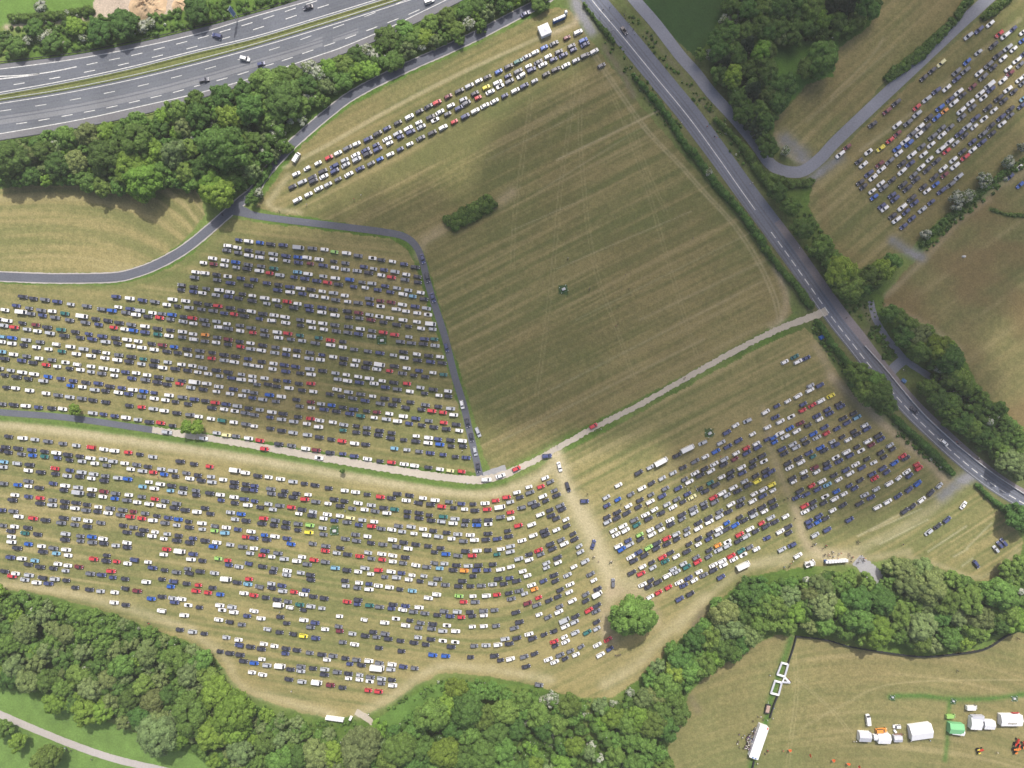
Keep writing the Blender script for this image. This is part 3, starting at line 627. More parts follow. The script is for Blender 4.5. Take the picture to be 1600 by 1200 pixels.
TILES = [  # (x offset, y offset in the photo, field, cars as x,y in quarter pixels and a paint letter)
(0, 300, 'U', """150,655k 214,666k 288,674g 364,686n 448,703s 548,714g 732,655n 818,666w 896,678n 972,687g 108,711n 188,727g 264,740g 332,746w 410,760e 38,738w 125,748v 200,762g 272,772n 350,785g 506,774v 440,801g 540,817g 602,793k
640,733g 706,742b 745,720w 820,731n 790,754g 882,742s 958,756w 856,768w 928,778k 1002,786r 1016,762g 1080,768b 1068,796g 1084,673w 1164,682w 1046,705w 1114,714k 1186,724s 1238,694k 1306,705k 1366,713r 1442,725k 1512,740k 1574,747w 1262,734g 1336,743g 1404,758n 1466,764r 1530,775k 1150,780k 1208,789r 1148,810s 1212,822w 1278,800g 1356,810s 1290,830g 1422,824w 1502,835g 1572,850g 1370,845w 1432,854g 1504,868w 1584,880r
1496,302n 1558,310w 1428,338w 1486,349w 1420,366g 1492,381g 1556,366k 1558,398w 1332,416w 1410,429w 1476,440b 1554,456g 1276,444w 1338,452m 1404,460w 1480,473s 1546,482k 1226,502w 1284,508w 1356,517k 1426,528w 1508,541n 1590,549n 1220,536g 1360,551g 1444,569n 1556,585k
1138,582g 1136,612k 1214,595k 1212,624n 1292,605g 1268,632w 1374,614w 1440,626w 1518,638k 1580,649w 1352,645s 1430,654n 1494,665k 1578,680k
55,805w 5,796w 146,819k 230,831m 302,846k 388,861e 475,874k 560,887n 646,902n 726,912k 96,846r 30,835s 176,859s 240,870w 320,883s 410,899k 506,910k 582,920n 666,937s 738,945k 800,923w 868,933w 716,847r 784,858w 840,866b 912,877n 678,804k 750,818k 826,830g 912,840w 990,854k 1068,864k 1144,874w 1210,888w 1286,893o 1360,909g 1430,922m 1500,935k 1568,945w 990,890e 1060,899w 1142,908g 1214,921w 1284,933g 1354,941w 1428,953k 1506,967r 1570,981s 622,829n
20,905t 82,912b 170,925s 256,938g 356,952w 448,967w 530,982s 606,996k 670,1006w 746,1019g 826,1030k 900,1044e 972,1054k 14,936w 80,947w 154,957k 234,970w 310,982w 392,996e 482,1012w 576,1024w 660,1038w 740,1050w 812,1060k 888,1075s 966,1085k 822,962w 892,973w 968,985w 1046,996k 1114,1005k 1180,1018w 1252,1030s 1326,1040r 1404,1052s 1468,1063w 1548,1078s 1590,1085w 952,948k 1020,957m 1092,968b 1172,983k 1252,993g 1330,1004k 1404,1018k 1474,1027k 1552,1043n
16,998t 90,1015w 172,1026g 250,1040w 330,1050g 414,1065w 486,1078w 574,1090w 650,1102w 722,1113w 788,1125n 856,1131w 924,1144w 994,1156k 1064,1168g 1140,1180k 1212,1188v 36,1042k 140,1053n 210,1066k 294,1080r 364,1090w 440,1102k 508,1111w 574,1124s 640,1134g 720,1147w 828,1164n 914,1174g 988,1188k 1052,1064s 1138,1078w 1206,1086w 1270,1099s 1356,1114k 1430,1126k 1512,1140s 1580,1152w 1022,1098w 1100,1105k 1176,1115k 1240,1126w 1304,1136w 1376,1150s 1450,1162n 1512,1172w 1580,1180w
6,1102s 74,1115s 146,1127w 220,1138w 306,1154b 386,1166n 462,1180n 540,1190k 36,1143k 110,1155k 182,1166k 278,1180s 620,1196n 1296,1197w 1125,1197r"""),
(400, 300, 'U', """28,318b 94,327k 172,333n 262,345u 354,354g 430,361w 492,376l 568,384w 640,400g 730,414w 784,426k 854,436w 926,452n 996,471k
28,380g 110,389s 190,401n 266,409b 322,412w 396,422w 488,435k 560,446g 26,410w 112,422w 194,432s 268,442n 342,449m 422,460n 494,474w 560,486s 634,494s 676,468n 736,481s 802,488n 870,500s 940,517w 1010,530k 706,506k 784,521w 848,534r 932,549g 1012,565k
34,466g 114,479e 24,494w 88,508r 152,521s 262,502t 328,514w 240,533n 308,543n 422,528s 498,540w 382,556n 450,567r 518,579k 588,549b 664,565g 726,573s 808,588n 882,602s 952,615s 1030,630w 612,592n 684,599w 762,612n 840,626n 920,640w 980,653t 1050,670k
4,552g 70,570n 142,580k 138,614n 214,594n 216,627w 280,604w 346,611k 292,637n 416,622w 364,650w 434,661w 486,632s 556,648w 500,675g 574,686w 640,693g 710,668g 778,681m 714,700n 780,715w 846,690m 916,705w 996,716n 1066,728s 878,733w 938,746w 1008,757w 1076,767w
4,652w 58,664w 128,678w 198,686r 262,699w 332,713n 414,722n 484,735k 70,698s 142,712k 238,724k 338,740n 414,753w 496,771w 572,745k 644,756m 710,768s 772,778w 836,788w 582,783k 648,790g 720,800m 798,814k 920,801w 1006,812w 1090,823v 880,829k 954,840k 1032,853w 1104,858s
46,762k 116,771w 184,782w 278,800g 346,812w 420,822w 494,832g 580,843g 654,856w 726,868g 796,878r 868,892r 956,906s 1054,919n 1114,920e 24,793n 100,804w 188,818w 280,834k 354,849w 426,859w 504,870g 576,879g 642,888n 724,902s 904,936g 972,944g 1046,950k 1120,960s
4,880r 54,864g 136,877w 202,885r 276,897e 394,912e 468,927r 544,935k 58,896g 144,911w 220,921g 290,930s 372,944g 468,957w 544,970w 614,984g 700,995g 776,1006n 860,1020s 926,1036w
44,958k 124,971g 194,985w 258,991k 340,1004g 414,1018n 484,1030w 550,1040k 628,1053w 36,990w 120,1005s 190,1016n 256,1025w 334,1040s 404,1048w 546,1072k 616,1083w 700,1068k 686,1098k 770,1078v 756,1107w 866,1088k 922,1000k 1006,1014w 1080,1023k 1150,1030w 1010,1051k 1092,1061n 1164,1068k
38,1060k 112,1072w 180,1081n 250,1091n 338,1106s 418,1117k 498,1132s 566,1142w 640,1154w 710,1165w 790,1180w 862,1190k 24,1090w 106,1106w 190,1121n 278,1132k 346,1140w 836,1118r 916,1133g 942,1101w 1020,1116n 1106,1129w 1172,1141e 986,1145k 1058,1153k
56,1163w 132,1176k 196,1182n 4,1156w 270,1197k 346,1197r 512,1170s 574,1180w 648,1190n 740,1197w 945,1197r"""),
(0, 600, 'U', """46,20k 104,26w 190,40w 294,58w 370,70g 442,81s 518,90g 584,100k 664,112k 812,134k 890,144r 964,155s 1032,166w 1108,180k 1192,192g 1246,203w 1322,216w 1390,227e 1464,238w 1540,250g 1592,262w
446,10b 520,18w 598,36s 664,42k 744,53w 808,62n 888,78g 968,90w 1038,100w 1100,110k 1178,124k 1328,148k 1404,157w 1470,168w 1536,180g 1592,192g
630,4n 692,14k 766,24n 836,36w 902,45b 966,54n 1062,70w 1144,82g 1220,95n 1286,105k 1350,116r 1418,126n 1488,137s 1556,150k
1048,2k 1120,12r 1196,22s 1272,33k 1356,47w 1440,60w 1516,72w 1580,86n 1300,6w 1370,16w 1462,32n 1540,43s 1590,54g
20,124g 92,129k 168,136w 246,145n 328,150k 396,155w 586,181s 652,188n 722,199n 794,209w 866,222s 938,236k 1008,242r 1082,259k 1358,305s 1420,318c 1478,325g 1558,338w"""),
(400, 600, 'U', """10,2g 80,2k 132,14k 210,25w 290,38k 360,47w 348,8r 508,34w 462,62k 534,76k 580,50s 606,88g 656,63g 730,76w 684,103n 806,90k 880,98k 778,122g 854,130k 936,146k 966,112k 1034,158k 1060,130g 1140,140k 1216,153s 1100,167r 1170,177r 1236,192w
648,2n 734,10g 810,20n 884,32g 962,46w 1054,57k 1144,71w 1202,76k 946,12r 1028,22s 1108,34k 1200,44w
18,58n 88,68b 162,78w 254,97k 344,112m 408,124s 474,132b 544,145k 612,158n 692,168k 756,175m 834,185w 922,201w 1000,214n 1080,229g 1174,240r 1252,252k
46,96s 126,108g 274,138g 348,148w 428,158n 504,170k 588,185n 656,198e 740,209w 816,219s 886,231w 958,246n 1036,256k 1112,268k 1190,279k 1270,290w
26,160s 102,175w 172,185k 264,205k 344,216r 400,227w 482,238w 550,254s 628,261k 694,273g 774,290k 848,304k 20,192n 90,207n 162,220s 238,234s 320,247w 394,267w 546,288e 628,300k 692,306k 766,318k 842,336k 924,347k 1002,324w 1080,335w 1138,343n 1216,349k 1290,354w 1000,356k 1076,367w 1150,376b 1220,386k 1294,387k
20,265w 92,277k 164,290k 234,303s 324,317s 398,331k 472,344k 540,355r 618,370w 686,376k 866,401t 944,410s 1020,420g 1090,430n 1170,440n 1246,452k 1314,459n
28,352r 146,373k 224,384g 314,402w 380,412m 466,427k 544,435n 616,449n 698,467w 776,480k 848,488r 928,500w 992,509w 1078,520k 1150,531w 1214,540c 1286,545r"""),
(0, 600, 'B', """60,327k 150,337w 224,346s 306,358g 398,371g 482,383s 574,394r 654,407w 722,416w 806,426r 878,438k 958,454s 1132,482k 1216,498k 1314,514r 1464,540v 1538,553w
40,393k 120,401k 204,411n 284,420k 360,429w 430,440k 504,450k 572,462w 650,468s 712,482s 784,494w 858,503g 928,515k 1012,530s 1084,540s 1168,555g 1240,568k 1322,578s 1398,596w 1468,612k 1540,624k 1594,635n
0,410k 58,425k 140,437g 210,445b 284,452e 366,460n 440,473k 518,482s 598,495w 672,507g 822,530w 896,542s 962,550r 1030,563b 1100,574k 1190,589w 1262,600k 1328,611s 1466,640k 1536,656k 1590,662n
32,485t 112,495s 192,503k 348,526r 442,538n 518,550s 592,561s 662,573g 24,517s 182,539w 262,549k 352,560k 424,572s 502,577k 576,588w 656,602k 744,585s 804,592b 936,611w 1008,624w 1076,633k 1150,648k 1228,665g 1316,680k 1380,691w 1466,705w 1530,718n 1594,730n 896,640t 970,651w 1070,665t 1144,678s 1230,692k 1386,724n 1470,741k 1552,755w
28,620g 118,629b 184,606g 184,637w 252,647k 338,620n 414,634w 494,645s 582,658w 655,670m 728,682g 810,692w 890,703g 972,717r 1036,730g 1108,745g 404,661k 480,680u 574,691k 648,702w 722,714b 798,725g 862,737w 938,748w 1012,759w 1094,772k 1162,785k 1236,797w 1318,808k 1284,773k 1444,801s 1510,811b
100,692w 184,702n 256,711r 334,724g 412,733k 482,741k 548,752k 620,766w 696,775g 772,785g 838,795m 910,806g 984,822k 1056,834n 1118,844b 1182,857k 1266,868w 1346,886g 1418,895w 1490,907n 1572,920w 86,722k 258,744k 332,754s 406,766k 476,774w 544,787g 614,795k 680,804w 756,816g 820,827r 890,838r 960,850w 1036,866g 1108,880s 1186,893k 1268,905s 1344,914l 1410,928t 1472,843s 1542,852k
16,786n 90,793g 124,826w 214,837r 292,848k 404,835k 480,841s 554,853w 634,865g 390,865g 472,877g 552,888k 774,882k 838,894g 904,911k 974,922w 1050,935s 1120,945k 1210,962n 1286,976k 1358,988w 1442,1002s 1520,1015g 1590,1025w 798,924k 878,937k 954,948w 1028,965w 1110,975k 1190,988k 1338,1013b 1540,953r 1590,960n
26,882g 98,889w 178,896k 72,917k 160,930e 240,937k 78,952w 80,984w 184,998b 116,1022k 418,934s 508,948g 580,953b 650,965w 414,970k 508,978g 584,987g 654,993k 728,1007s 798,990w 798,1018k
266,1011w 340,1023g 420,1033w 276,1045k 358,1056t 432,1068w 74,1080n 144,1088w 224,1101t 182,1125k 258,1140k 368,1122w 430,1132w 338,1149k 416,1164s 498,1140m 672,1068k 592,1090r 670,1102k 734,1107r 802,1119w 844,1096n 930,1110w 958,1146n 1032,1160k 1108,1173g 1176,1152g 1186,1180k 1256,1168k 1344,1179s
1046,1031r 1118,1048v 1028,1063w 1212,1060n 1198,1093w 1268,1101k 1368,1088l 1428,1100r 1434,1128n 1496,1139s 1558,1120n 1566,1055s 34,1168k 104,1182w 188,1192s 84,1197r 572,1182g 640,1190n 700,1167r"""),
(400, 600, 'B', """14,572k 82,580w 156,592w 234,609s 304,620k 370,630k 456,648k 556,664w 624,674w 696,688k 780,703r 846,711k 884,684k 960,694k 1044,711w 1120,724w 1206,734g 1284,746n 1356,748k 1432,744w 1498,727r 1566,706r
24,638k 96,654g 182,667k 254,682k 328,690w 20,666k 100,683g 166,692k 234,705k 308,718r 376,734g 452,745w 490,718k 554,729k 640,743w 722,756s 528,760k 602,776g 680,783w 746,793g 820,804w 800,772k 868,781e 940,726w 1016,741k 1092,750k 1162,763r 1236,771k 1304,780w 1368,788k 1446,781r 1524,771v 1588,736s
16,732n 80,748s 152,758g 224,768r 290,782k 358,797s 28,768k 108,782s 270,808w 352,820k 448,813w 526,822w 592,834c 666,848s 740,858w 424,838w 492,851n 570,862g 644,878n 724,886r 784,902g 850,908w 914,920s 988,932w 1068,942w 1142,951s 1222,964w 1296,979g 1366,972w 1436,970k 1508,965n 1580,950k
948,795k 1020,803k 1084,817k 1172,827e 1244,840s 1312,851k 1380,851k 1452,848k 1528,829g 1590,800r 946,826k 1020,836k 1096,850k 1160,857s 1232,868w 1302,879g 1380,880b 1452,874w 1592,838w
52,837r 124,850g 192,862k 266,872g 340,880l 418,898s 40,870k 114,880k 188,893k 264,910k 334,925y 424,937g 624,939g 698,950w 560,965g 630,977g 720,990k 794,1000g 854,971w 924,987k 1000,1000k 880,1012g 952,1025w 1076,1010k 1154,1022k 892,885g 970,890s 1044,904w 1108,915k 1192,926k 1262,937s 1340,942w 1450,933k 1572,915k
56,942b 122,950w 70,970k 12,958w 196,963n 222,998b 356,995g 438,1010g 436,1040r 528,1022k 506,1053s 574,1062k 650,1074r 702,1052s 788,1060w 856,1070w 934,1081k 722,1088g 790,1095r 856,1107w 920,1116g 1000,1130w 1068,1140g 1116,1047k 1188,1060b 1262,1070g 1310,1042k 1352,1070r 1382,1039w 1450,1036k 1530,1029w 1506,1062e 1588,1046s 1590,1012s
60,1040n 140,1055g 40,1068r 102,1077w 180,1090s 290,1078w 258,1103w 366,1097r 436,1109g 322,1124g 2,1028w 44,1137k 118,1150g 198,1164w 282,1177s 108,1172k 194,1190s 342,1190k 498,1147t 570,1160k 682,1148s 640,1170w 768,1160r 846,1170w 718,1184w 1116,1116g 1178,1120s 1148,1149t 1254,1130k 1232,1160k 1326,1134s 1302,1163o 1390,1130k 1378,1161n 1480,1124k 1446,1160n 1528,1156w 1592,1140w 910,1178n 976,1192w 1050,1197s 1356,1197k"""),
(800, 600, 'B', """206,586w 105,642w 30,676w 238,610g 180,640r 112,676g 48,706k 264,664g 192,700w 278,694k 210,728k 124,740g 148,758k 60,770g 6,790r 4,728w 10,828w 40,882r 176,814w 122,876w 236,786k 300,758g 312,782k 244,820k 276,838k 336,845w 340,885k 276,910w 200,915k 210,940k 132,944w 62,976w 380,934k 390,968k 306,972g 326,996w 238,998k 252,1028k 166,1037r 178,1062g 106,1062k 106,1096w 42,1090s 6,1000w 8,1035w 418,1012s 426,1048s 284,1082k 286,1114w 214,1118s 214,1146s 20,1135w 66,1168w 96,1195w 386,1140w 456,1106s 262,1192k 346,1192s 490,1186g"""),
(800, 600, 'B', """664,631w 790,552k 862,520s 934,486V 1028,446k 1100,404V 1190,367s 1340,302n 1394,258w 1468,229s 588,707s 660,720b 740,688g 810,650w 870,618k 936,588s 1004,555s 1066,520k 1142,482g 1206,453w 1272,420b 1304,366s 1346,390n 1412,352n 1500,312w
592,757n 798,724k 866,690g 936,698n 862,734w 726,760w 788,766k 656,800k 716,804k 592,830k 654,834k 596,860s 956,652g 1036,650n 1076,594g 1106,610w 1142,556w 1174,570k 1240,543w 1202,528k 1262,499w 1320,502k 1324,470s 1398,432w 1462,400r 1464,430n 1390,468m 1524,372w 1532,395n
632,915w 692,886w 762,848g 778,878e 650,940w 708,912w 832,816w 888,784w 852,840k 928,804k 966,752s 1004,768w 1026,720g 1066,734k 1094,686n 1124,706c 1172,652k 1204,668k 1236,616e 1270,630k 1308,580w 1364,550k 1362,582k 1432,520w 1436,554n 1504,480k 1502,514k 1560,448k 1572,482w
664,1010w 724,976n 684,1030b 734,1002s 796,940l 800,968k 862,910w 872,938w 916,884g 932,908w 986,848w 990,876k 1060,814k 1060,842g 1128,776g 1136,802s 1194,744g 1202,768k 1256,708r 1264,736g 1310,680w 1340,694s 1380,646w 1408,668k 1450,608s 1470,632k 1520,572k 1530,606y 1582,540k 1586,570n
740,1080w 760,1102k 788,1050n 826,1068k 852,1020l 900,1024k 904,992k 966,962r 966,998k 1024,936s 1028,968k 1090,906g 1092,936s 1162,866k 1162,900w 1226,834k 1230,860w 1294,796g 1292,826s 1350,796k 1366,750w 1428,722g 1424,756k 1500,730w 1510,686w 1564,698n 1568,658w
748,1176k 814,1140w 806,1182r 872,1112k 878,1146s 938,1080r 956,1106e 988,1052k 1024,1076w 1090,1044k 1104,998k 1164,964k 1162,1000w 1226,966n 1236,930k 1290,904w 1288,934s 1340,866b 1340,904k 1392,880b 1420,830k 1448,850k 1498,796k 1508,820s 1560,768k 1574,794w
968,1196w 1004,1156s 1026,1172s 1068,1122s 1090,1140e 1148,1082g 1158,1108r 1230,1036k 1226,1076g 1284,1006o 1286,1036s 1344,984w 1344,1008s 1410,980k 1420,938r 1460,950s 1484,904w 1520,918k 1556,868r 1584,886k
1166,1172w 1196,1192g 1256,1130w 1256,1162k 1310,1104w 1318,1128w 1368,1072r 1384,1094w 1428,1040e 1444,1066w 1482,1018g 1524,1030w 1590,960n 1448,1137V 1582,174w 1594,270w 1592,345n"""),
(1200, 600, 'B', """262,10s 320,8n 258,38w 184,74w 120,107w 52,137n 4,165w 390,74y 326,105w 274,132r 216,126n 212,164r 142,204w 74,234w 44,206n 8,268w
452,140n 436,126k 366,160n 382,184n 302,198n 318,220w 200,244m 246,258k 134,276b 176,294w 70,308w 104,328w 30,335b 38,362b 530,184k 552,208t 466,214k 490,242n 428,278n 350,270n 362,308r 280,310b 302,334s 218,344g 236,368k 150,376s 172,396s 84,406n 100,434k 600,258w 614,280n 530,296k 552,314k 460,330k 496,348w 396,360s 416,380n 324,397b 348,414k 252,430n 278,452e 186,464k 202,488w 120,494k 132,522w
620,356w 642,380m 684,320k 702,344n 552,392k 578,416w 486,424w 508,446n 420,458w 440,482n 362,494k 368,520n 286,522m 300,548w 220,550w 226,580k 148,588k 156,610w
758,382s 774,406k 700,428k 720,456k 614,468k 656,490w 544,502w 582,522n 482,536n 508,558w 408,570k 438,596w 334,606w 368,628t 270,634r 306,656n 196,666k 232,690n 174,708n 836,450r 858,462k 786,492b 712,526n 738,550n 646,562n 664,588r 572,600k 504,634n 538,650n 424,670b 470,686w 354,702w 412,716w 278,736k 344,742k 226,760r 276,770g 228,796w
924,502r 938,525r 862,548w 880,572n 812,586w 752,620w 672,656s 600,692s 640,708n 568,746k 464,756k 400,788w 314,824n 356,838k 252,856n 308,860b 260,886n 930,620b 876,658n 810,698n 744,734w 680,768w 506,846n 366,908n 290,942s
1066,634s 1012,678k 956,722w 898,764k 850,792k 1216,756w 1114,846n 1056,886k 998,924s 1466,986n 1442,1002n 1418,1030s 1296,1124n
18,545n 4,560k 20,628y 26,664w 22,730k 34,764k 106,826w 14,834s 40,860k 124,890k 74,920w 126,928k 6,952n 146,1004n 84,1032s 184,1070w 266,1124v"""),
(0, 900, 'B', """82,10r 160,20s 236,38w 310,44n 350,16s 420,24k 270,8k 476,69k 564,82k 634,92s 722,99w 786,75k 862,90m 790,177k 718,163w 920,34w 1016,17k 710,6n 786,15k 650,2k
1088,31n 1072,63b 1170,44k 1244,54r 1332,70k 1230,90r 1304,101r 1380,112b 950,139b 1016,126k 1084,136s 1140,141w 1096,160n 1180,180w 1250,192k 1014,214w 1156,242w 1378,180w 1392,210w 1454,190s 1466,222w 1548,246n 1370,270w 1438,284k 1514,300g 1128,332k 1208,345s 1280,356k 1418,380s 1494,395w 1498,428n 1570,438k 1380,468k 1440,478k 1504,488k 1526,528k 1592,540b 1578,598w 1408,22v 1486,37k 1560,16r 1552,48t 1528,105w 1590,118r 1590,216w"""),
(400, 900, 'B', """190,0k 345,20k 558,26k 562,58s 24,64g 98,45s 100,72k 164,57n 170,90s 240,96r 298,112w 314,86n 360,125k 428,135k 4,122r 64,131k 134,145k 138,184v 202,157g 214,193w 276,176e 298,208k 346,186s 414,198s
646,40w 634,70g 708,46n 708,80w 766,58w 836,67w 900,80k 978,90t 572,158r 640,146k 634,172n 712,180e 774,190g 858,175k 848,200n 936,184n 918,208w 1020,193w 984,220g 1056,230g 1134,240k 1176,217g 1258,220s 1214,248n 1284,254r 1336,222k 1352,246k 1422,214g 1424,243w 1490,210g 1078,134w 1130,112w 1270,122l 1356,123w 1440,120w 1506,114r 1298,158r 1370,159g 1580,104k 1595,140g
955,19w 1026,29k 1042,5k 880,6s 806,2g 1104,45s 1136,14g 1184,52g 1266,60k 1290,28k 1340,60k 1408,57g 1478,50s 1548,46k 1514,14k 1584,10n 1346,2k
6,220s 34,262w 154,252k 302,272w 194,291k 372,288n 344,315g 434,329w 518,312g 526,340m 604,357s 74,329s 150,348k 234,359k 300,371y 376,384n 524,248w 678,270w 806,288w 876,264w 962,274k 936,305w 1030,289g 1016,319g 1104,297k 1098,325g 1194,306w 1168,340s 1248,341w 1352,313w 1424,310w 1500,308g
544,410g 618,424w 684,369k 734,346k 754,377g 808,357g 828,388k 904,401k 1014,380s 988,413k 1094,392k 1062,424k 1168,402w 1246,410w 1220,438k 1364,433g 1438,430s 1512,426w 1556,390s 1582,420k 770,445k 910,465k 1106,490b 1186,496b 1342,503k 1490,494k 1528,522k 1590,514w
52,421w 36,452k 118,434w 190,450k 186,480n 258,460k 338,476g 414,487k 484,495g 446,519w 560,510k 630,520g 708,526w 588,545n 660,553k 772,540g 756,578V 852,548w 844,580s 922,562n 992,572g
40,516w 8,540b 72,554s 146,568v 218,580k 284,562g 282,590s 358,573k 432,580s 430,612k 510,596g 580,606k 580,635w 650,614s 648,643w 716,628g 712,655w 786,638s 784,666g 850,645k 856,678w 4,598w 44,613w 208,642k 290,656s 376,671v 468,677m 542,693k 704,710r 768,717r"""),
(800, 900, 'B', """28,28k 122,54w 44,90g 78,108s 14,130g 140,80o 166,132r 98,166m 154,178g 196,28n 270,28k 262,4k 362,50w 300,84k 356,98w 286,126k 230,150k 376,152w 296,188g 292,220w 224,254g 168,238w 24,224k 46,284k 14,322g 510,24w 490,2k 534,78k 534,118v 460,112g 460,152k 480,210r 524,218g 530,182k 528,284k 528,326s 470,348e 394,350s 396,250k 390,284s 328,282u 332,312w 260,342k 200,362k 106,360w 128,386k 30,384k 326,378w 334,408w 264,406r 270,432k 430,438g 364,466g 398,488w 300,490g 332,512k 266,534w 226,518w 140,482k 76,500g 12,510w 88,562k 532,428w 600,394r 552,488w 610,452n
814,52w 866,24k 852,64k 910,34k 962,8w 862,128w 914,100r 976,68r 1042,38w 1072,56n 1102,10n 1136,24w 1196,2n 1304,4n 1046,140n 1112,108k"""),
(400, 0, 'T', """254,1090w 322,1055w 390,1023w 458,988r 514,960w 574,928g 630,902w 702,872n 762,838k 820,806n 888,771k 960,734w 1022,700k 1078,670k 1132,644r 1202,606m 1272,572k 1334,540s 1392,510w 1446,486k 1516,452b 1580,420k
230,1170k 292,1140s 354,1112k 362,1134k 426,1106w 420,1074k 492,1040n 494,1072n 556,1004s 562,1034s 624,972w 632,1000s 686,942n 700,966k 752,910n 762,936n 820,872w 836,898w 886,838s 904,860n 952,806w 968,828n 1018,770w 1034,796s 1092,736k 1120,752w 1150,704w 1198,716g 1218,664w 1270,678n 1296,626s 1316,648g 1368,588k 1388,614r 1438,550y 1464,578w 1510,520w 1526,542w 1574,480n 1584,512g
394,1182w 452,1156s 514,1124g 582,1092w 652,1056n 720,1026g 776,998b 840,968w 902,936n 962,904w 1030,866g 1102,834k 1170,800w 1240,764r 1308,730n 1370,697w 1430,664w 1490,636w 1554,602n 330,1218w 262,1252w"""),
(800, 0, 'T', """38,388e 92,358s 144,332w 200,302b 262,276g 342,240m 412,206w 6,505k 38,450g 56,478w 102,418w 122,440n 164,392g 192,408w 224,358w 258,376n 292,328g 320,348n 370,292g 382,316n 444,258b 456,282n 20,570w 76,540n 140,510s 212,468k 272,438k 336,412w 398,382s 454,352g 512,326w 558,414g"""),
(1200, 0, 'R', """1382,154w 1312,192n 1246,230s 1076,400c 1020,446k 968,490k 796,646k 738,698m 650,780k 446,968w 490,922m 1590,204w 1526,186n 1440,216r 1474,228w 1584,258b 1402,288k 1308,332s 1238,390b 1228,446g 1170,454g 1174,498n 1490,304s 1528,312w 1428,352k 1462,370w 1370,410g 1400,426k 1312,460w 1338,486g 1590,342n 1548,382w 1570,408g 1494,434w 1506,462m 1112,554w 1046,572n 986,624s 924,674r 924,718s 1272,546m 1184,580w 1210,598k 1132,626n 1154,648w 1068,678b 1098,698o 1048,738b 1000,738k 868,772g 800,786w 942,798w 984,798k 804,838m 758,880r 700,930y 624,952w
1462,506w 1392,526v 1388,562n 1318,590w 1340,614w 1258,644w 1270,676g 1200,696w 1206,736g 1132,800g 1080,806g 1082,848w 1022,858g 1014,908w 954,920g 966,968w 892,972w 938,842w 892,842g 850,886w 874,900b 800,932b 812,960w 756,1010g 694,1028m 704,1062w 626,1088n 652,1112w 564,1010k 592,1032w
1592,480w 1564,502w 1584,524g 1494,562w 1530,576k 1434,618k 1466,634k 1368,678k 1404,694w 1290,742n 1344,746w 1282,796w 1236,796s 1190,838n 1222,852k 1126,892w 1166,900s 1074,936w 1110,948r 1004,998w 1046,1012k 952,1048w 990,1064k 832,1074w 904,1098g 886,1024n 832,1026k 770,1128k 700,1150w 716,1176g 572,1142k 592,1168k 646,1197w
1588,620t 1576,666n 1508,686k 1508,726g 1450,738n 1456,778w 1388,790k 1392,840k 1336,840g 1330,894n 1272,890n 1272,940w 1210,950k 1224,986r 1152,1002w 1160,1042w 1090,1056w 1098,1096m 1034,1110k 1042,1156b 964,1172k 988,1196w 920,1126k 836,1158k 866,1180k 1184,1108s 1134,1156g 1078,1196n 1566,1050w 1508,1106n 1570,1158b"""),
(1200, 300, 'R', """636,12w 658,34b 706,90n 724,106w 770,22n 788,46n 832,98w 858,126n 774,152k 798,176w 892,42k 910,72n 980,14w 1014,66n 960,112s 894,168n 842,216n 848,2n 1072,12n"""),
(1200, 300, 'B', """102,1062w 164,1030e 184,1060w 236,1038n 266,1192s 330,1190k"""),
]
FIELD = {'T': 'hedge-side strip', 'R': 'bend-side field'}
KINDS = ['hatchback'] * 8 + ['saloon'] * 4 + ['estate'] * 4 + ['off-roader'] * 3 + ['people carrier'] * 2 + ['small hatchback'] * 3
cars = []; vans = []
cr = random.Random(11)
for ox, oy, fld, txt in TILES:
    for a, b, c in re.findall(r'(\d+),(\d+)([a-zA-Z])', txt):
        x, y = ox + int(a) / 4, oy + int(b) / 4
        if fld == 'U': ang = -math.radians(7.0)
        elif fld == 'T': ang = math.radians(28.5)
        elif fld == 'R': ang = math.radians(40.0 if x > 1400 else 38.0)
        else: ang = -math.atan(float(fBslope(x))) * (0.9 if x < 900 else 1.0)
        if fld == 'B' and x > 1390 and y > 740: ang = math.radians(37)
        if fld == 'B' and x > 1440 and 700 < y < 780: ang = math.radians(42)
        if fld == 'B' and (abs(x - 1560) < 9 and y > 840): ang = math.radians(125)
        if fld == 'B' and abs(x - 1524) < 3 and y > 870: ang = math.radians(-55)
        if fld == 'B' and abs(x - 1504) < 2 and abs(y - 789) < 2: ang = math.radians(52)
        ca, sa = math.cos(ang), math.sin(ang)
        if any(abs((x - q[0]) * ca - (y - q[1]) * sa) < 8 and abs((x - q[0]) * sa + (y - q[1]) * ca) < 4 for q in cars if abs(x - q[0]) < 10 and abs(y - q[1]) < 10): continue
        j = math.radians(cr.uniform(-2.5, 2.5)); flip = math.pi if fld == 'R' or cr.random() < 0.04 else 0
        if c in 'vVu': vans.append((x, y, c, ang + j)); cars.append([x, y, c, ang, fld, None, j, flip]); continue
        kd = cr.choice(KINDS)
        if c == 'w' and cr.random() < 0.05: kd = 'convertible'
        cars.append([x, y, c, ang, fld, kd, j, flip])
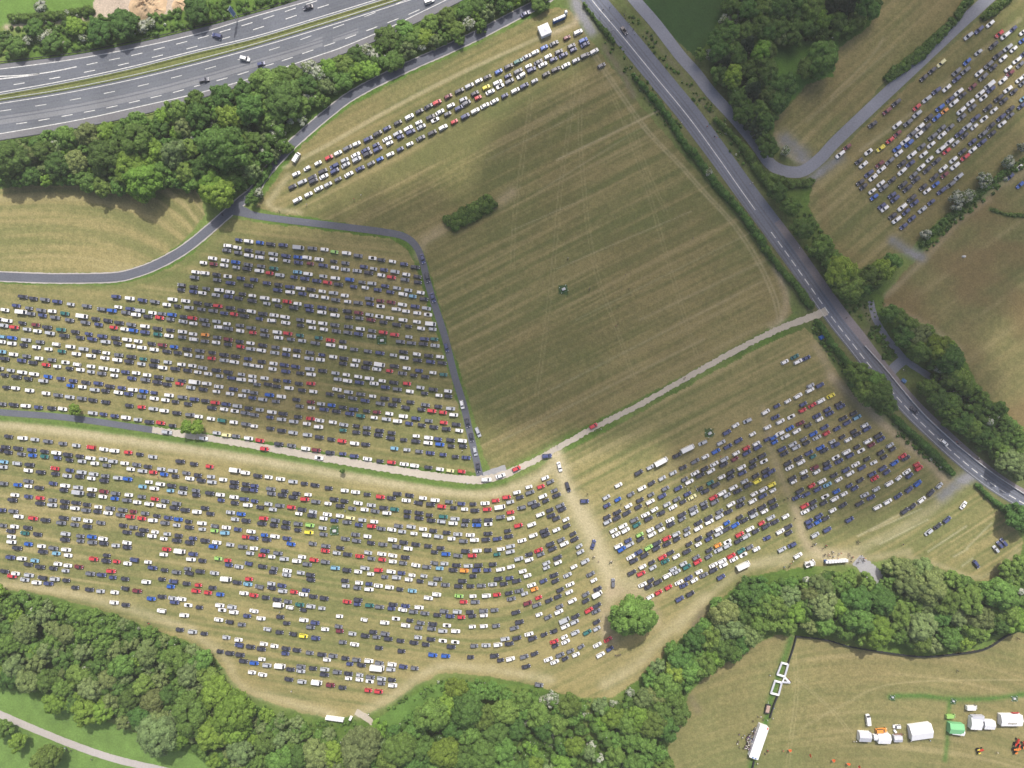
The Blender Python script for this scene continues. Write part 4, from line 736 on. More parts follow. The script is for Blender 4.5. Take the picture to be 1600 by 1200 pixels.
ROADCARS = [(340, 57, 'n', 165, 'off-roader', 'dark blue off-roader heading away on the far motorway carriageway by the sign'), (384, 93, 'w', -14 + 360, 'off-roader', 'white off-roader just below the grassy motorway reserve'),
  (320, 126, 'g', 13, 'estate', 'dark grey estate on the near motorway carriageway, on the pale patched lane'), (482, 12.5, 'k', 197, 'saloon', 'black saloon on the far motorway carriageway, farthest along it'),
  (409, 101, 'n', 17, 'small hatchback', 'small dark blue hatchback in the slow lane by the motorway hard shoulder'), (671, 3, 'w', 20, 'off-roader', 'white off-roader at the top edge where the motorway leaves the picture'),
  (821, 23, 'n', 27, 'saloon', 'dark blue saloon on the lane beside the round tree and the square tent'), (975, 49, 'k', -57, 'convertible', 'black open car on the white centre line of the main road, top'),
  (660.5, 404.5, 'n', -75, 'saloon', 'dark blue saloon queuing on the lane just past its sharp bend'), (668, 434, 'k', -77, 'estate', 'black estate second in the queue after the lane bend'), (676.5, 465, 'n', -75, 'saloon', 'dark blue saloon third in the queue after the lane bend'),
  (698, 543, 'n', -75, 'hatchback', 'dark blue hatchback alone halfway down the lane beside the mown field'), (722, 632, 'w', -78, 'hatchback', 'white hatchback on the lane above the gravel track junction'),
  (730.5, 660, 'k', -77, 'saloon', 'black saloon behind the white hatchback on the lane'), (736.5, 683, 'k', -79, 'hatchback', 'black hatchback on the lane beside the silver car parked on the grass'),
  (747, 675, 's', -68, 'estate', 'silver estate parked on the grass verge beside the lane'), (742.5, 705, 's', -78, 'hatchback', 'silver hatchback on the lane, last but one before the junction'), (747, 730, 'k', -82, 'saloon', 'black saloon at the very end of the lane by the gravel track'),
  (760, 749, 'w', 0, 'estate', 'white estate on the gravel track at the bend below the lane'), (782, 743, 'w', 17, 'saloon', 'white saloon on the gravel track just past the bend'), (807, 732, 'r', 24, 'hatchback', 'red hatchback on the gravel track near the bend'),
  (854.5, 712, 'n', 5, 'off-roader', 'dark blue off-roader on the gravel track at the top of the trodden aisle'), (927, 665.5, 'r', 27, 'hatchback', 'red hatchback alone on the straight gravel track with walkers behind'),
  (874, 729, 'w', -74, 'saloon', 'white saloon driving down the top of the trodden aisle'), (887, 760.5, 'k', -72, 'estate', 'black estate following down the trodden aisle'), (913, 782.5, 'n', 0, 'hatchback', 'dark blue hatchback crosswise on the trodden aisle edge'),
  (926.5, 850, 'n', 72, 'saloon', 'dark blue saloon in the middle of the trodden aisle'), (957.5, 910, 'g', 88, 'hatchback', 'dark grey hatchback in the aisle above the lone round tree'), (414, 701, 'r', -8, 'hatchback', 'red hatchback moving along the gravel track'),
  (499, 715, 'w', 172, 'convertible', 'white open car moving along the gravel track'), (262, 675, 's', -8, 'estate', 'silver estate where the tarmac ends and the gravel track starts'), (319, 684.5, 'w', -8, 'hatchback', 'white hatchback on the gravel track beside the green bush'),
  (1427, 641, 'k', -40, 'saloon', 'black saloon on the main road between tree belt and parapet'), (1474, 691.5, 'w', -40, 'hatchback', 'white hatchback on the main road near the lower car park gate'), (842, 1069, 'g', -8, 'hatchback', 'dark grey hatchback alone on the trodden path above the lower wood')]
n_ind = 0
for x, y, c, d, kd, lb in ROADCARS:
    make_car(x, y, kd, c, math.radians(d), 0.96, lb, 'cars driving on the roads and tracks'); n_ind += 1
make_car(1375.5, 1140, 'estate', 'o', math.radians(4), 1.12, 'orange estate behind the white stall in the show field', 'cars in the show field')
make_car(1400, 1134, 'small hatchback', 'w', math.radians(180), 0.95, 'small white car behind the silver-canopied stall in the show field', 'cars in the show field')
make_car(1585, 1115, 'hatchback', 'r', math.radians(0), 0.9, 'red hatchback behind the long white stall in the show field', 'cars in the show field')
n_ind += 3
ind = [c for c in cars if c[4] == 'T' and c[5]] + sorted([c for c in cars if c[4] == 'R' and c[5]], key=lambda c: max(abs(c[0] - 800) / 800, abs(c[1] - 600) / 600))
ind = ind[:300 - n_ind]
def around(c):
    x, y, ang = c[0], c[1], c[3]; ca, sa = math.cos(ang), math.sin(ang); best = {}
    for q in cars:
        if q is c or q[4] != c[4]: continue
        dx, dy = q[0] - x, -(q[1] - y); u = dx * ca + dy * sa; v = -dx * sa + dy * ca
        col = PNAME.get(q[2], 'white')
        if abs(v) < 5 and 9 < abs(u) < 40:
            k = 'up' if u > 0 else 'down'
            if k not in best or abs(u) < best[k][0]: best[k] = (abs(u), col)
        if 4 <= abs(v) < 13 and abs(u) < 10:
            k = 'above' if v > 0 else 'below'
            if k not in best or abs(v) < best[k][0]: best[k] = (abs(v), col)
    return {k: b[1] for k, b in best.items()}
def labels_for(group):
    L = []
    for c in group:
        a = around(c); kd = c[5]
        s = f"{PNAME[c[2]]} {kd}, {FIELD[c[4]]},"
        up, dn = a.get('up'), a.get('down')
        if up and dn: s += f" between {dn} and {up} cars" if up != dn else f" between two {up} cars"
        elif up: s += f" row end before {up} car"
        elif dn: s += f" row end beyond {dn} car"
        else: s += " on its own"
        L.append([s, a])
    def dup():
        cnt = {}
        for i, (s, a) in enumerate(L): cnt.setdefault(s, []).append(i)
        return [v for v in cnt.values() if len(v) > 1]
    for key, word in (('above', 'above'), ('below', 'below')):
        for idx in dup():
            for i in idx:
                a = L[i][1]; L[i][0] += f", {a[key]} {word}" if key in a else f", nothing {word}"
    for idx in dup():
        idx.sort(key=lambda i: group[i][0])
        for k, i in enumerate(idx): L[i][0] += f", {nth(k)} such"
    return [s for s, a in L]
for c, lb in zip(ind, labels_for(ind)):
    g = 'cars parked in the strip below the lane hedge' if c[4] == 'T' else 'cars parked in the field by the service road bend'
    make_car(c[0], c[1], c[5], c[2], c[3] + c[6] + c[7], 0.91 if c[4] == 'T' else 0.95, lb, g)
ids = set(id(c) for c in ind)
VL = {}
for x, y, c, ang in vans:
    a = [q for q in cars if q[0] == x and q[1] == y][0]; n = around(a); fld = a[4]
    where = {'U': 'field above the gravel track', 'R': 'bend-side field'}.get(fld, 'lower field, left part' if x < 900 else 'lower field beside the main road')
    nm = {'v': 'white panel van', 'u': 'silver panel van', 'V': 'big white box van'}[c]
    up, dn = n.get('up'), n.get('down'); s = f"{nm}, {where},"
    s += (f" between {dn} and {up} cars" if up and dn else f" row end by {up or dn} car" if up or dn else " on its own")
    VL.setdefault(s, []).append((x, y, c, ang))
for s, it in VL.items():
    it.sort()
    for k, (x, y, c, ang) in enumerate(it):
        make_van(x, y, c, 's' if c == 'u' else 'w', ang + (math.pi if 1500 < x and y < 300 else 0), s + (f", {nth(k)} such" if len(it) > 1 else ''))
make_van(462, 245, 'v', 'w', math.radians(58), 'white panel van alone on the dry grass beside the lane curve')
make_van(1358, 1126, 'v', 'w', math.radians(96), 'white panel van nose up behind the grey gazebo in the show field')
make_van(1520, 1107, 'v', 'w', math.radians(0), 'long white van behind the grey trailer in the show field', 1.05)
make_van(1487.5, 1120.5, 'v', 'l', math.radians(2), 'lime green van behind the green stall in the show field', 0.9)
# the cars of the three big fields that do not stand alone: one body of parked cars
acc_v, acc4, acc3, acm4, acm3, base = [], [], [], [], [], 0
PK = sorted(PAINT); mats = [M['car_' + k] for k in PK] + [M['black'], M['lamp'], M['tail'], M['glass']]; NP_ = len(PK)
tmpl = {}
for k, (b, P) in CARS.items():
    V = list(b.v); f4 = list(b.f4); f3 = list(b.f3); m4 = [-1 if m == 0 else NP_ + m - 1 for m in b.m4]; m3 = [-1 if m == 0 else NP_ + m - 1 for m in b.m3]
    for gs in P.values():
        for g in gs:
            o = len(V); V += g.v; f4 += [[i + o for i in f] for f in g.f4]; f3 += [[i + o for i in f] for f in g.f3]; m4 += [NP_ + 3] * len(g.f4); m3 += [NP_ + 3] * len(g.f3)
    tmpl[k] = (np.array(V), np.array(f4), np.array(f3), np.array(m4), np.array(m3))
for c in cars:
    if c[5] is None or id(c) in ids: continue
    V, f4, f3, m4, m3 = tmpl[c[5]]; a = c[3] + c[6] + c[7]; sc = 0.87
    R = np.array([[math.cos(a), -math.sin(a), 0], [math.sin(a), math.cos(a), 0], [0, 0, 1]])
    acc_v.append((V * sc) @ R.T + np.array([wx(c[0]), wy(c[1]), 0.02])); acc4.append(f4 + base); acc3.append(f3 + base)
    acm4.append(np.where(m4 < 0, PK.index(c[2]), m4)); acm3.append(np.where(m3 < 0, PK.index(c[2]), m3)); base += len(V)
me = mesh_np('parked_cars', np.concatenate(acc_v), np.concatenate(acc4), np.concatenate(acc3), mats, np.concatenate(acm4), np.concatenate(acm3))
tag(put('parked_cars', me), 'long rows of parked cars filling the fields either side of the gravel track', 'parked cars', None, 'stuff')
print('cars', len(cars), 'individual', len(ind) + n_ind, 'vans', len(vans))
# ------------------------------------------------------------------ trees, bushes and hedges
def ico(sub):
    t = (1 + 5 ** .5) / 2
    V = [(-1, t, 0), (1, t, 0), (-1, -t, 0), (1, -t, 0), (0, -1, t), (0, 1, t), (0, -1, -t), (0, 1, -t), (t, 0, -1), (t, 0, 1), (-t, 0, -1), (-t, 0, 1)]
    F = [(0, 11, 5), (0, 5, 1), (0, 1, 7), (0, 7, 10), (0, 10, 11), (1, 5, 9), (5, 11, 4), (11, 10, 2), (10, 7, 6), (7, 1, 8), (3, 9, 4), (3, 4, 2), (3, 2, 6), (3, 6, 8), (3, 8, 9), (4, 9, 5), (2, 4, 11), (6, 2, 10), (8, 6, 7), (9, 8, 1)]
    V = [np.array(v) / np.linalg.norm(v) for v in V]
    for _ in range(sub):
        mid = {}; G = []
        def mp(a, b):
            k = (min(a, b), max(a, b))
            if k not in mid: m = V[a] + V[b]; V.append(m / np.linalg.norm(m)); mid[k] = len(V) - 1
            return mid[k]
        for a, b, c in F:
            x, y, z = mp(a, b), mp(b, c), mp(c, a); G += [(a, x, z), (b, y, x), (c, z, y), (x, y, z)]
        F = G
    return np.array(V), np.array(F)
IV0, IF0 = ico(0); IV1, IF1 = ico(1)
def leafmass(lobes, per, leaf, rng, centre=None, flat=0.0, hull=0.92, density=None):
    """lobes: n x 4 (x, y, z, r). leaf-sized faces over every lobe plus a rough inner body"""
    lobes = np.asarray(lobes, float); n = len(lobes)
    cnt = np.full(n, per) if density is None else np.maximum(6, (density * lobes[:, 3] ** 2)).astype(int)
    idx = np.repeat(np.arange(n), cnt); m = len(idx)
    d = rng.normal(size=(m, 3)); d /= np.linalg.norm(d, axis=1)[:, None]
    if centre is not None:
        out = lobes[idx, :3] - np.asarray(centre); out /= np.linalg.norm(out, axis=1)[:, None] + 1e-6
        d = d + 0.75 * out; d /= np.linalg.norm(d, axis=1)[:, None] + 1e-6
    d[:, 2] = np.where(d[:, 2] < -0.35, -d[:, 2], d[:, 2])
    p = lobes[idx, :3] + d * (lobes[idx, 3] * rng.uniform(0.82, 1.12, m))[:, None]
    nn = d + rng.normal(size=(m, 3)) * 0.55; nn[:, 2] += 0.5; nn /= np.linalg.norm(nn, axis=1)[:, None]
    a = np.cross(nn, rng.normal(size=(m, 3))); a /= np.linalg.norm(a, axis=1)[:, None] + 1e-9; b = np.cross(nn, a)
    s = (leaf * rng.uniform(0.6, 1.35, m))[:, None]; a *= s; b *= s * 0.72
    V = np.stack([p - a, p - b * .9 + a * .1, p + a, p + b], 1).reshape(-1, 3)
    F4 = np.arange(4 * m).reshape(-1, 4)
    HV, HF = (IV1, IF1)
    hv = (HV[None] * (1 + rng.uniform(-.14, .14, (n, len(HV)))[..., None]) * (lobes[:, 3] * hull)[:, None, None] + lobes[:, None, :3]).reshape(-1, 3)
    hf = (HF[None] + (np.arange(n) * len(HV))[:, None, None]).reshape(-1, 3) + 4 * m
    return np.concatenate([V, hv]), F4, hf
def crown_lobes(rng, n, shape):
    L = []; ph = rng.uniform(0, 6.28)
    for k in range(n):
        z = 1 - 1.55 * (k + .5) / n; t = k * 2.39996 + rng.uniform(-.3, .3); r = math.sqrt(max(0, 1 - z * z)); 
        if shape == 'cone':
            zz = z * .95; rr = max(.05, (1 - (z + .6) / 1.65)) * .8; L.append((rr * math.cos(t), rr * math.sin(t), zz * 1.25, rng.uniform(.15, .24)))
        else:
            q = rng.uniform(.58, .86) * (1 + .13 * math.sin(2 * t + ph) + .10 * math.sin(3 * t + 2 * ph)); sz = .86 if shape == 'round' else .74
            if rng.random() < .10: continue
            L.append((q * r * math.cos(t), q * r * math.sin(t), q * z * sz, rng.uniform(.18, .35) * (1.0 if n < 48 else .80)))
    L.append((0, 0, 0, .5))
    return np.array(L)
def leaf_mat(name, col, var=0.35, hue=0.5, white=0.0, obj=0.22):
    m, nt, b = new_mat(name); g = nt.nodes.new("ShaderNodeNewGeometry"); oi = nt.nodes.new("ShaderNodeObjectInfo")
    def rng_node(sock, lo, hi):
        r = nt.nodes.new("ShaderNodeMapRange"); r.inputs[3].default_value = lo; r.inputs[4].default_value = hi; nt.links.new(sock, r.inputs[0]); return r.outputs[0]
    hs = nt.nodes.new("ShaderNodeHueSaturation"); hs.inputs["Color"].default_value = (*col, 1)
    v = nt.nodes.new("ShaderNodeMath"); v.operation = 'MULTIPLY'
    nt.links.new(rng_node(g.outputs["Random Per Island"], 1 - var, 1 + var), v.inputs[0]); nt.links.new(rng_node(oi.outputs["Random"], 1 - obj, 1 + obj), v.inputs[1])
    nt.links.new(v.outputs[0], hs.inputs["Value"])
    h2 = nt.nodes.new("ShaderNodeMath"); h2.operation = 'MULTIPLY'; h2.inputs[1].default_value = 7.31
    fr = nt.nodes.new("ShaderNodeMath"); fr.operation = 'FRACT'; nt.links.new(oi.outputs["Random"], h2.inputs[0]); nt.links.new(h2.outputs[0], fr.inputs[0])
    nt.links.new(rng_node(fr.outputs[0], hue - .028, hue + .008), hs.inputs["Hue"])
    last = hs.outputs["Color"]
    if white > 0:
        w = nt.nodes.new("ShaderNodeMath"); w.operation = 'MULTIPLY'; w.inputs[1].default_value = 13.7; f2 = nt.nodes.new("ShaderNodeMath"); f2.operation = 'FRACT'
        nt.links.new(g.outputs["Random Per Island"], w.inputs[0]); nt.links.new(w.outputs[0], f2.inputs[0])
        lt = nt.nodes.new("ShaderNodeMath"); lt.operation = 'LESS_THAN'; lt.inputs[1].default_value = white; nt.links.new(f2.outputs[0], lt.inputs[0])
        mx = nt.nodes.new("ShaderNodeMix"); mx.data_type = 'RGBA'; nt.links.new(lt.outputs[0], mx.inputs[0]); nt.links.new(last, mx.inputs[6]); mx.inputs[7].default_value = (.52, .54, .45, 1)
        last = mx.outputs[2]
    nt.links.new(last, b.inputs["Base Color"]); b.inputs["Roughness"].default_value = 0.65; b.inputs["Specular IOR Level"].default_value = 0.2
    tr = nt.nodes.new("ShaderNodeBsdfTranslucent"); nt.links.new(last, tr.inputs["Color"])
    ms = nt.nodes.new("ShaderNodeMixShader"); ms.inputs[0].default_value = 0.30
    out = nt.nodes["Material Output"]; nt.links.new(b.outputs[0], ms.inputs[1]); nt.links.new(tr.outputs[0], ms.inputs[2]); nt.links.new(ms.outputs[0], out.inputs["Surface"])
    return m
LEAF = {'d': leaf_mat('dark_leaves', (.090, .178, .040)), 'm': leaf_mat('mid_leaves', (.130, .235, .050)), 'l': leaf_mat('bright_leaves', (.170, .290, .046)),
        'g': leaf_mat('grey_green_leaves', (.180, .255, .095)), 'b': leaf_mat('brownish_leaves', (.175, .240, .080)), 'h': leaf_mat('blossom_leaves', (.11, .17, .05), .3, .5, .52),
        'c': leaf_mat('conifer_leaves', (.036, .072, .032))}
LEAF['hedge'] = leaf_mat('hedge_leaves', (.095, .185, .042), .45, .5, 0, .1); LEAF['scrub'] = leaf_mat('scrub_leaves', (.095, .175, .036), .5, .5, 0.02, .1)
CROWN = {}
for s in 'dmlgbhc':
    for k in range(3):
        rng = np.random.default_rng(ord(s) * 10 + k)
        shape = 'cone' if s == 'c' else ('low' if s in 'h' or k == 2 else 'round')
        V, F4, F3 = leafmass(crown_lobes(rng, 42 if s != 'h' else 26, shape), 56, .075, rng, (0, 0, -.2))
        CROWN[s, k] = mesh_np('crown_' + s, V, F4, F3, [LEAF[s]])
    rng = np.random.default_rng(ord(s) * 10 + 7)
    V, F4, F3 = leafmass(crown_lobes(rng, 110, 'round'), 50, .052, rng, (0, 0, -.2))
    CROWN[s, 'big'] = mesh_np('crown_big_' + s, V, F4, F3, [LEAF[s]])
tg = Geo(); tg.tube((0, 0, -1.15), (0, 0, -.35), .075, .05, 8)
for k in range(5):
    a = k * 1.257; tg.tube((0, 0, -.5 + .06 * k), (.42 * math.cos(a), .42 * math.sin(a), .12 + .05 * k), .035, .012, 6)
TRUNK = tg.mesh('trunk', [M['bark']])
ZN = {'N': 'on the upper motorway bank', 'S': 'in the wood below the motorway', 'H': 'between motorway and lane', 'TR': 'in the service road wood', 'RD': 'beside the main road',
      'RW': 'beside the brown field', 'BL': 'in the wood above the footpath', 'BM': 'in the wood below the car park', 'BR': 'in the wood behind the show field', 'P': 'by the bend-side field'}
SPN = {'d': 'dark green tree', 'm': 'mid green tree', 'l': 'bright lime green tree', 'g': 'grey-green tree', 'b': 'brownish tree', 'c': 'blackish conifer', 'h': 'white-blossomed hawthorn'}
TREES = [
('N', 0, 0, "60,70,50m 215,170,60m 330,265,60d 470,160,60l 620,195,80d 780,150,90d 100,290,60m 30,320,45m 1050,70,55m 1150,140,50m 1230,60,80d 1350,40,50m 1330,90,45m 1420,100,40m 1040,150,50m 1500,40,40l 420,270,55l 700,250,30m 250,45,50h 265,230,45h 310,215,38h 175,250,35h 520,235,34h 890,170,48h 940,140,40h 640,150,50m 1440,60,40l 560,260,40m 980,190,36m 20,110,50m 110,105,45l 200,110,40l"),
('N', 400, 0, "40,20,40l 150,16,38m 100,10,40m"),
('S', 0, 0, "430,860,80m 60,1000,110d 180,970,60b 280,950,70d 370,1040,80d 480,1010,70b 550,840,75b 660,830,60l 850,770,80m 860,890,110m 660,980,110d 820,1050,100l 900,1130,110l 1090,960,85g 1110,690,75m 1240,730,85d 1220,620,60m 1390,600,75d 1000,800,60d 1400,930,150d 1450,740,85l 1560,680,95d 1520,560,60d 1180,930,60m 980,950,70l 540,1130,60m 440,1110,50d 20,1110,50m 120,1120,50m 200,1100,60d 280,1060,45b 1330,790,50h 1540,830,42h 1340,1170,90l 1440,1130,60m 300,860,50m 120,920,50b 760,840,60m 940,1010,60l 1020,1060,60m 740,1140,60d 1150,800,60g 1300,880,55d 1500,900,60m 1250,1050,60d 1150,1080,60m 360,930,50g 1530,1000,60m 1580,880,60d"),
('S', 0, 300, "890,-10,80l 1360,10,105l 640,-30,60m 560,-40,50m 750,-30,60m 1470,-60,50m"),
('H', 400, 0, "80,540,110m 190,640,130d 100,720,80m 40,640,80m 60,900,55g 150,850,60h 230,740,60h 340,640,50h 40,930,50h 350,440,65h 400,480,65h 330,550,70d 480,440,60l 560,420,65m 640,360,60d 460,560,55g 560,520,60m 700,330,55h 760,370,50h 830,250,75d 870,400,65m 940,200,60m 1000,260,60m 1060,250,60l 1100,160,60m 960,330,55g 1050,300,45h 1130,280,50g 1200,120,60m 1260,200,60m 1320,80,60m 1340,160,55h 1400,60,60d 1460,100,55g 1540,60,50d 1420,180,45m 640,470,60l 720,450,60l 420,650,50m 300,680,60m 20,760,55d 250,480,60d 170,480,60m 1500,20,50d 1580,10,45d 1280,260,40m 1180,260,45m 790,340,45m 200,940,45m 130,980,40g 20,1000,45d 60,800,50m 300,770,40h"),
('TR', 800, 0, "1380,480,70l 1460,290,70c 1500,570,75c 1560,180,80d 1360,200,70d 1300,320,70d 1240,340,40h 1400,340,70d 1560,330,70l 1330,120,45h 1400,120,40h 1370,30,60m 1480,60,70d 1580,60,70d 1280,250,60d 1470,200,60m 1590,430,70d 1420,620,60d 1540,690,60m 1580,760,60d 1180,340,40m 1470,430,60d 1600,600,60d"),
('TR', 1200, 0, "60,60,80d 160,50,80d 270,60,80m 380,40,80c 480,50,80c 580,40,80d 60,170,70d 160,160,60m 260,170,60d 330,110,70l 80,240,50g 560,120,60d 640,60,60d 440,130,60d 340,370,105m 250,430,70d 110,540,80d 60,640,70d 20,560,60d 0,480,60d 110,940,40h 660,20,50d 0,320,60d -10,200,70d 30,700,50m"),
('RD', 1200, 300, "60,0,60d 140,90,60m 220,230,75d 160,140,50d 340,340,75m 300,280,50d 450,500,100l 500,590,90m 520,650,60d 640,540,80d 720,480,75l 780,440,60m 840,410,50d 600,600,60d 40,-60,50d 90,30,50g 560,680,50d 400,420,60m 210,690,50m 270,730,50l 240,660,40d 320,820,45d 560,1130,80m 660,1180,75m 60,600,35m 140,580,30m"),
('RD', 1200, 600, "600,30,80m 680,60,100d 740,130,70d 560,-10,60d 800,220,40m 850,260,40d 920,330,45m 1000,380,50m 1060,450,45m 1100,510,40l 960,340,40m 1340,670,35m 1380,710,40m 1560,820,80d 1500,810,45d 1480,790,40m 1600,880,60d"),
('RW', 1200, 300, "760,760,60m 820,790,60d 880,830,60m 850,900,70d 940,900,70g 1000,870,50m 1040,980,90l 1120,1040,100d 950,990,80m 1180,1150,80m 1060,1120,80d 980,1080,60d 1100,960,60l 1160,1000,50m 920,1000,50d 1230,1220,60m 700,740,40g"),
('RW', 1200, 600, "1000,20,60m 1060,80,70d 1090,160,50d 1130,110,60m 1150,180,60m 1210,230,75d 1280,280,70m 1340,330,70d 1400,360,60d 1450,420,60m 1500,480,80g 1560,520,80g 1335,392,36d 1415,440,36d 1255,322,36d 1120,236,36d 1590,600,60m 1280,30,50m 1340,90,50m 1380,150,35d 1200,40,40l 1010,180,45d 1180,300,40m 1505,395,44d 1570,425,40m"),
('P', 1200, 0, "1145,330,38l 1590,920,40h 1500,1015,50h 1350,1120,60h 1190,1250,70h 1440,1060,30m 1330,90,30d 1400,70,30d"),
('P', 1200, 300, "990,265,42h 970,310,50m 930,330,35d 1260,20,45h 1160,110,35m 1060,190,35m 1100,160,35m"),
('BR', 1200, 900, "330,60,70b 430,60,60d 340,170,85g 430,190,65l 560,150,95d 560,270,105m 700,150,95d 680,340,95l 800,250,85m 960,310,95g 900,60,90b 1000,60,110b 1100,160,90m 1080,240,70d 1250,150,95m 1320,260,85b 1440,110,115m 1500,230,80m 1550,280,75l 1280,330,75m 1240,410,55l 950,420,65m 1450,300,65d 30,190,85m 130,120,65g 170,230,65l 110,310,60m 20,300,60m 260,310,55b 1570,170,60d 480,330,70m 600,390,60m 820,370,60d 1340,360,55m 240,180,60d 240,60,40m 1150,20,60m 740,60,50d 620,40,60m 500,20,50m"),
('BR', 1200, 600, "780,1140,60b 860,1170,70b 960,1160,70b 1040,1190,60b 1500,1150,60m 1580,1120,60m 345,1222,50b 430,1225,50m 520,1190,40m"),
('BM', 800, 900, "1480,100,90d 1540,170,80m 1410,160,60g 1330,230,90b 1280,180,50m 1350,320,90g 1150,390,80d 1240,380,80m 1060,520,80d 1000,460,50m 1110,580,80m 1020,590,75l 910,560,50g 1200,550,80m 1260,500,70l 1320,440,85d 1380,480,65m 1430,440,55d 1500,360,70b 1540,300,75m 1420,400,60d 960,680,85m 900,740,70b 830,760,70b 740,730,36h 640,800,38h 920,830,85d 1000,750,80m 1040,850,75d 880,920,95m 960,950,85d 800,880,80l 720,920,75m 250,770,58h 190,780,38h 100,900,36h 90,930,30h 440,870,32h 480,880,26h 270,980,40h 230,1040,30h 530,960,36h 420,970,24h 1560,60,60d 1600,230,60m 860,640,55m 1160,480,60m 1210,320,60m 1440,240,70d"),
('BM', 400, 900, "1100,870,115m 1320,830,110d 650,1070,135g 900,1080,105m 1060,1070,75d 1180,1100,100l 1420,1120,100m 1500,960,80d 1420,880,80m 1560,840,80m 1230,950,70d 1330,980,70m 140,1030,55g 60,1040,70d 230,1000,50b 100,960,45h 380,1110,90b 280,1130,80d 480,1110,80l 160,1150,90m 1290,1140,80d 1550,1080,80m 1250,700,70l 1380,720,60m 1480,720,60m 1560,760,50m 760,960,60l 820,1160,80m 980,970,60m 600,1180,70m"),
('BL', 0, 900, "540,850,85l 640,850,65l 350,790,75l 990,990,125g 1090,1020,75l 1200,860,125m 1330,980,105l 1460,850,130l 1350,720,95l 1480,960,90l 1500,1080,85g 290,1140,95m 110,1040,60l 20,960,60m 180,660,75b 90,560,70g 60,640,65d 230,540,60b 400,520,60d 420,360,65b 160,330,75b 60,420,75m 290,460,60g 520,470,60g 620,560,60d 480,620,70m 560,700,70g 680,640,65b 760,560,75m 850,520,45l 920,480,75b 1010,640,60b 1100,520,85m 1180,600,80g 1260,520,70m 1300,620,70m 900,680,70m 820,760,70d 700,780,60b 960,780,75b 1060,740,65d 880,880,75d 300,650,65d 390,700,65m 330,400,60m 500,360,60m 640,420,60m 720,470,60b 600,330,55m 820,420,50b 400,220,55m 250,250,60g 520,270,50m 100,250,50l 40,330,60d 700,330,45m 1080,420,26h 860,330,22h 165,130,24h 1000,880,70b 780,900,60b 1040,560,55g 1200,470,50g 450,800,60d 740,690,60d"),
('BL', 0, 1080, "0,0,10m"),
]
SOLO = [(990, 962, 35, 'm', 'big round green tree alone in the lower car park', 'big'), (117, 640, 9, 'l', 'small bright round tree at the edge of the short tarmac lane', 0), (292, 667, 9.5, 'l', 'left of the twin bushes beside the gravel track start', 1), (308, 668, 10, 'l', 'right of the twin bushes beside the gravel track start', 2), (535, 736, 4, 'd', 'tiny dark sapling on the dry track', 0), (845, 6, 15, 'm', 'round tree behind the square white tent', 1), (404, 302, 7.5, 'h', 'white-blossomed hawthorn at the lane junction', 0), (397, 312, 7, 'd', 'small dark bush at the lane junction', 1), (1108, 270, 7, 'h', 'white-blossomed hawthorn in the hedge along the mown field', 1)]
trees = []
for z, ox, oy, txt in TREES:
    for a, b, r, s in re.findall(r'(-?\d+),(-?\d+),(\d+)([a-z])', txt): trees.append([ox + int(a) / 4 - (3 if z == 'H' else 0), oy + int(b) / 4 - (4.5 if z == 'H' else 0), int(r) / 4 * (.82 if s == 'h' else .95), s, z, None, None])
# woods filled out between the trees picked one by one
def pin(p, x, y):
    a = False; n = len(p)
    for i in range(n):
        x1, y1 = p[i]; x2, y2 = p[(i + 1) % n]
        if (y1 > y) != (y2 > y) and x < (x2 - x1) * (y - y1) / (y2 - y1) + x1: a = not a
    return a
W = {'S': [(0, 226), (60, 216), (130, 207), (200, 193), (235, 188), (300, 166), (400, 136), (440, 130), (450, 222), (400, 275), (362, 312), (335, 320), (315, 300), (265, 287), (210, 297), (160, 285), (100, 283), (40, 283), (0, 290)],
     'H': [(400, 136), (470, 112), (560, 84), (650, 52), (720, 14), (745, -10), (850, -10), (800, 8), (736, 38), (644, 78), (594, 99), (540, 128), (494, 160), (464, 187), (436, 212)],
     'TR': [(1135, -10), (1370, -10), (1340, 40), (1300, 58), (1200, 70), (1182, 130), (1198, 185), (1205, 240), (1170, 190), (1110, 105), (1128, 50)],
     'BL': [(-10, 925), (40, 932), (100, 948), (180, 968), (240, 990), (300, 1012), (335, 1038), (352, 1068), (372, 1092), (430, 1118), (480, 1135), (520, 1150), (500, 1210), (345, 1210), (310, 1172), (250, 1150), (180, 1122), (110, 1092), (50, 1076), (-10, 1066)],
     'BM': [(500, 1150), (590, 1160), (660, 1105), (720, 1080), (800, 1080), (900, 1100), (960, 1104), (1008, 1075), (1065, 1018), (1138, 951), (1184, 917), (1250, 902), (1245, 978), (1190, 990), (1128, 1025), (1072, 1068), (1052, 1130), (1042, 1210), (490, 1210)],
     'BR': [(1255, 905), (1300, 892), (1345, 912), (1385, 930), (1380, 885), (1440, 885), (1475, 898), (1525, 920), (1552, 918), (1592, 888), (1610, 870), (1610, 965), (1540, 1000), (1450, 1012), (1400, 1003), (1330, 994), (1290, 984), (1250, 980)],
     'RW': [(1450, 560), (1508, 598), (1566, 640), (1615, 700), (1615, 730), (1568, 702), (1510, 656), (1466, 616)]}
MIX = {'S': 'dmmmldg', 'H': 'mmdglm', 'TR': 'ddcdm', 'BL': 'mgmbgldm', 'BM': 'mmdmgl', 'BR': 'mdmgb', 'RW': 'ddmd'}
RR = {'S': (9, 17), 'H': (7, 12), 'TR': (11, 17), 'BL': (8, 14), 'BM': (11, 19), 'BR': (12, 18), 'RW': (8, 14)}
tr_ = random.Random(5)
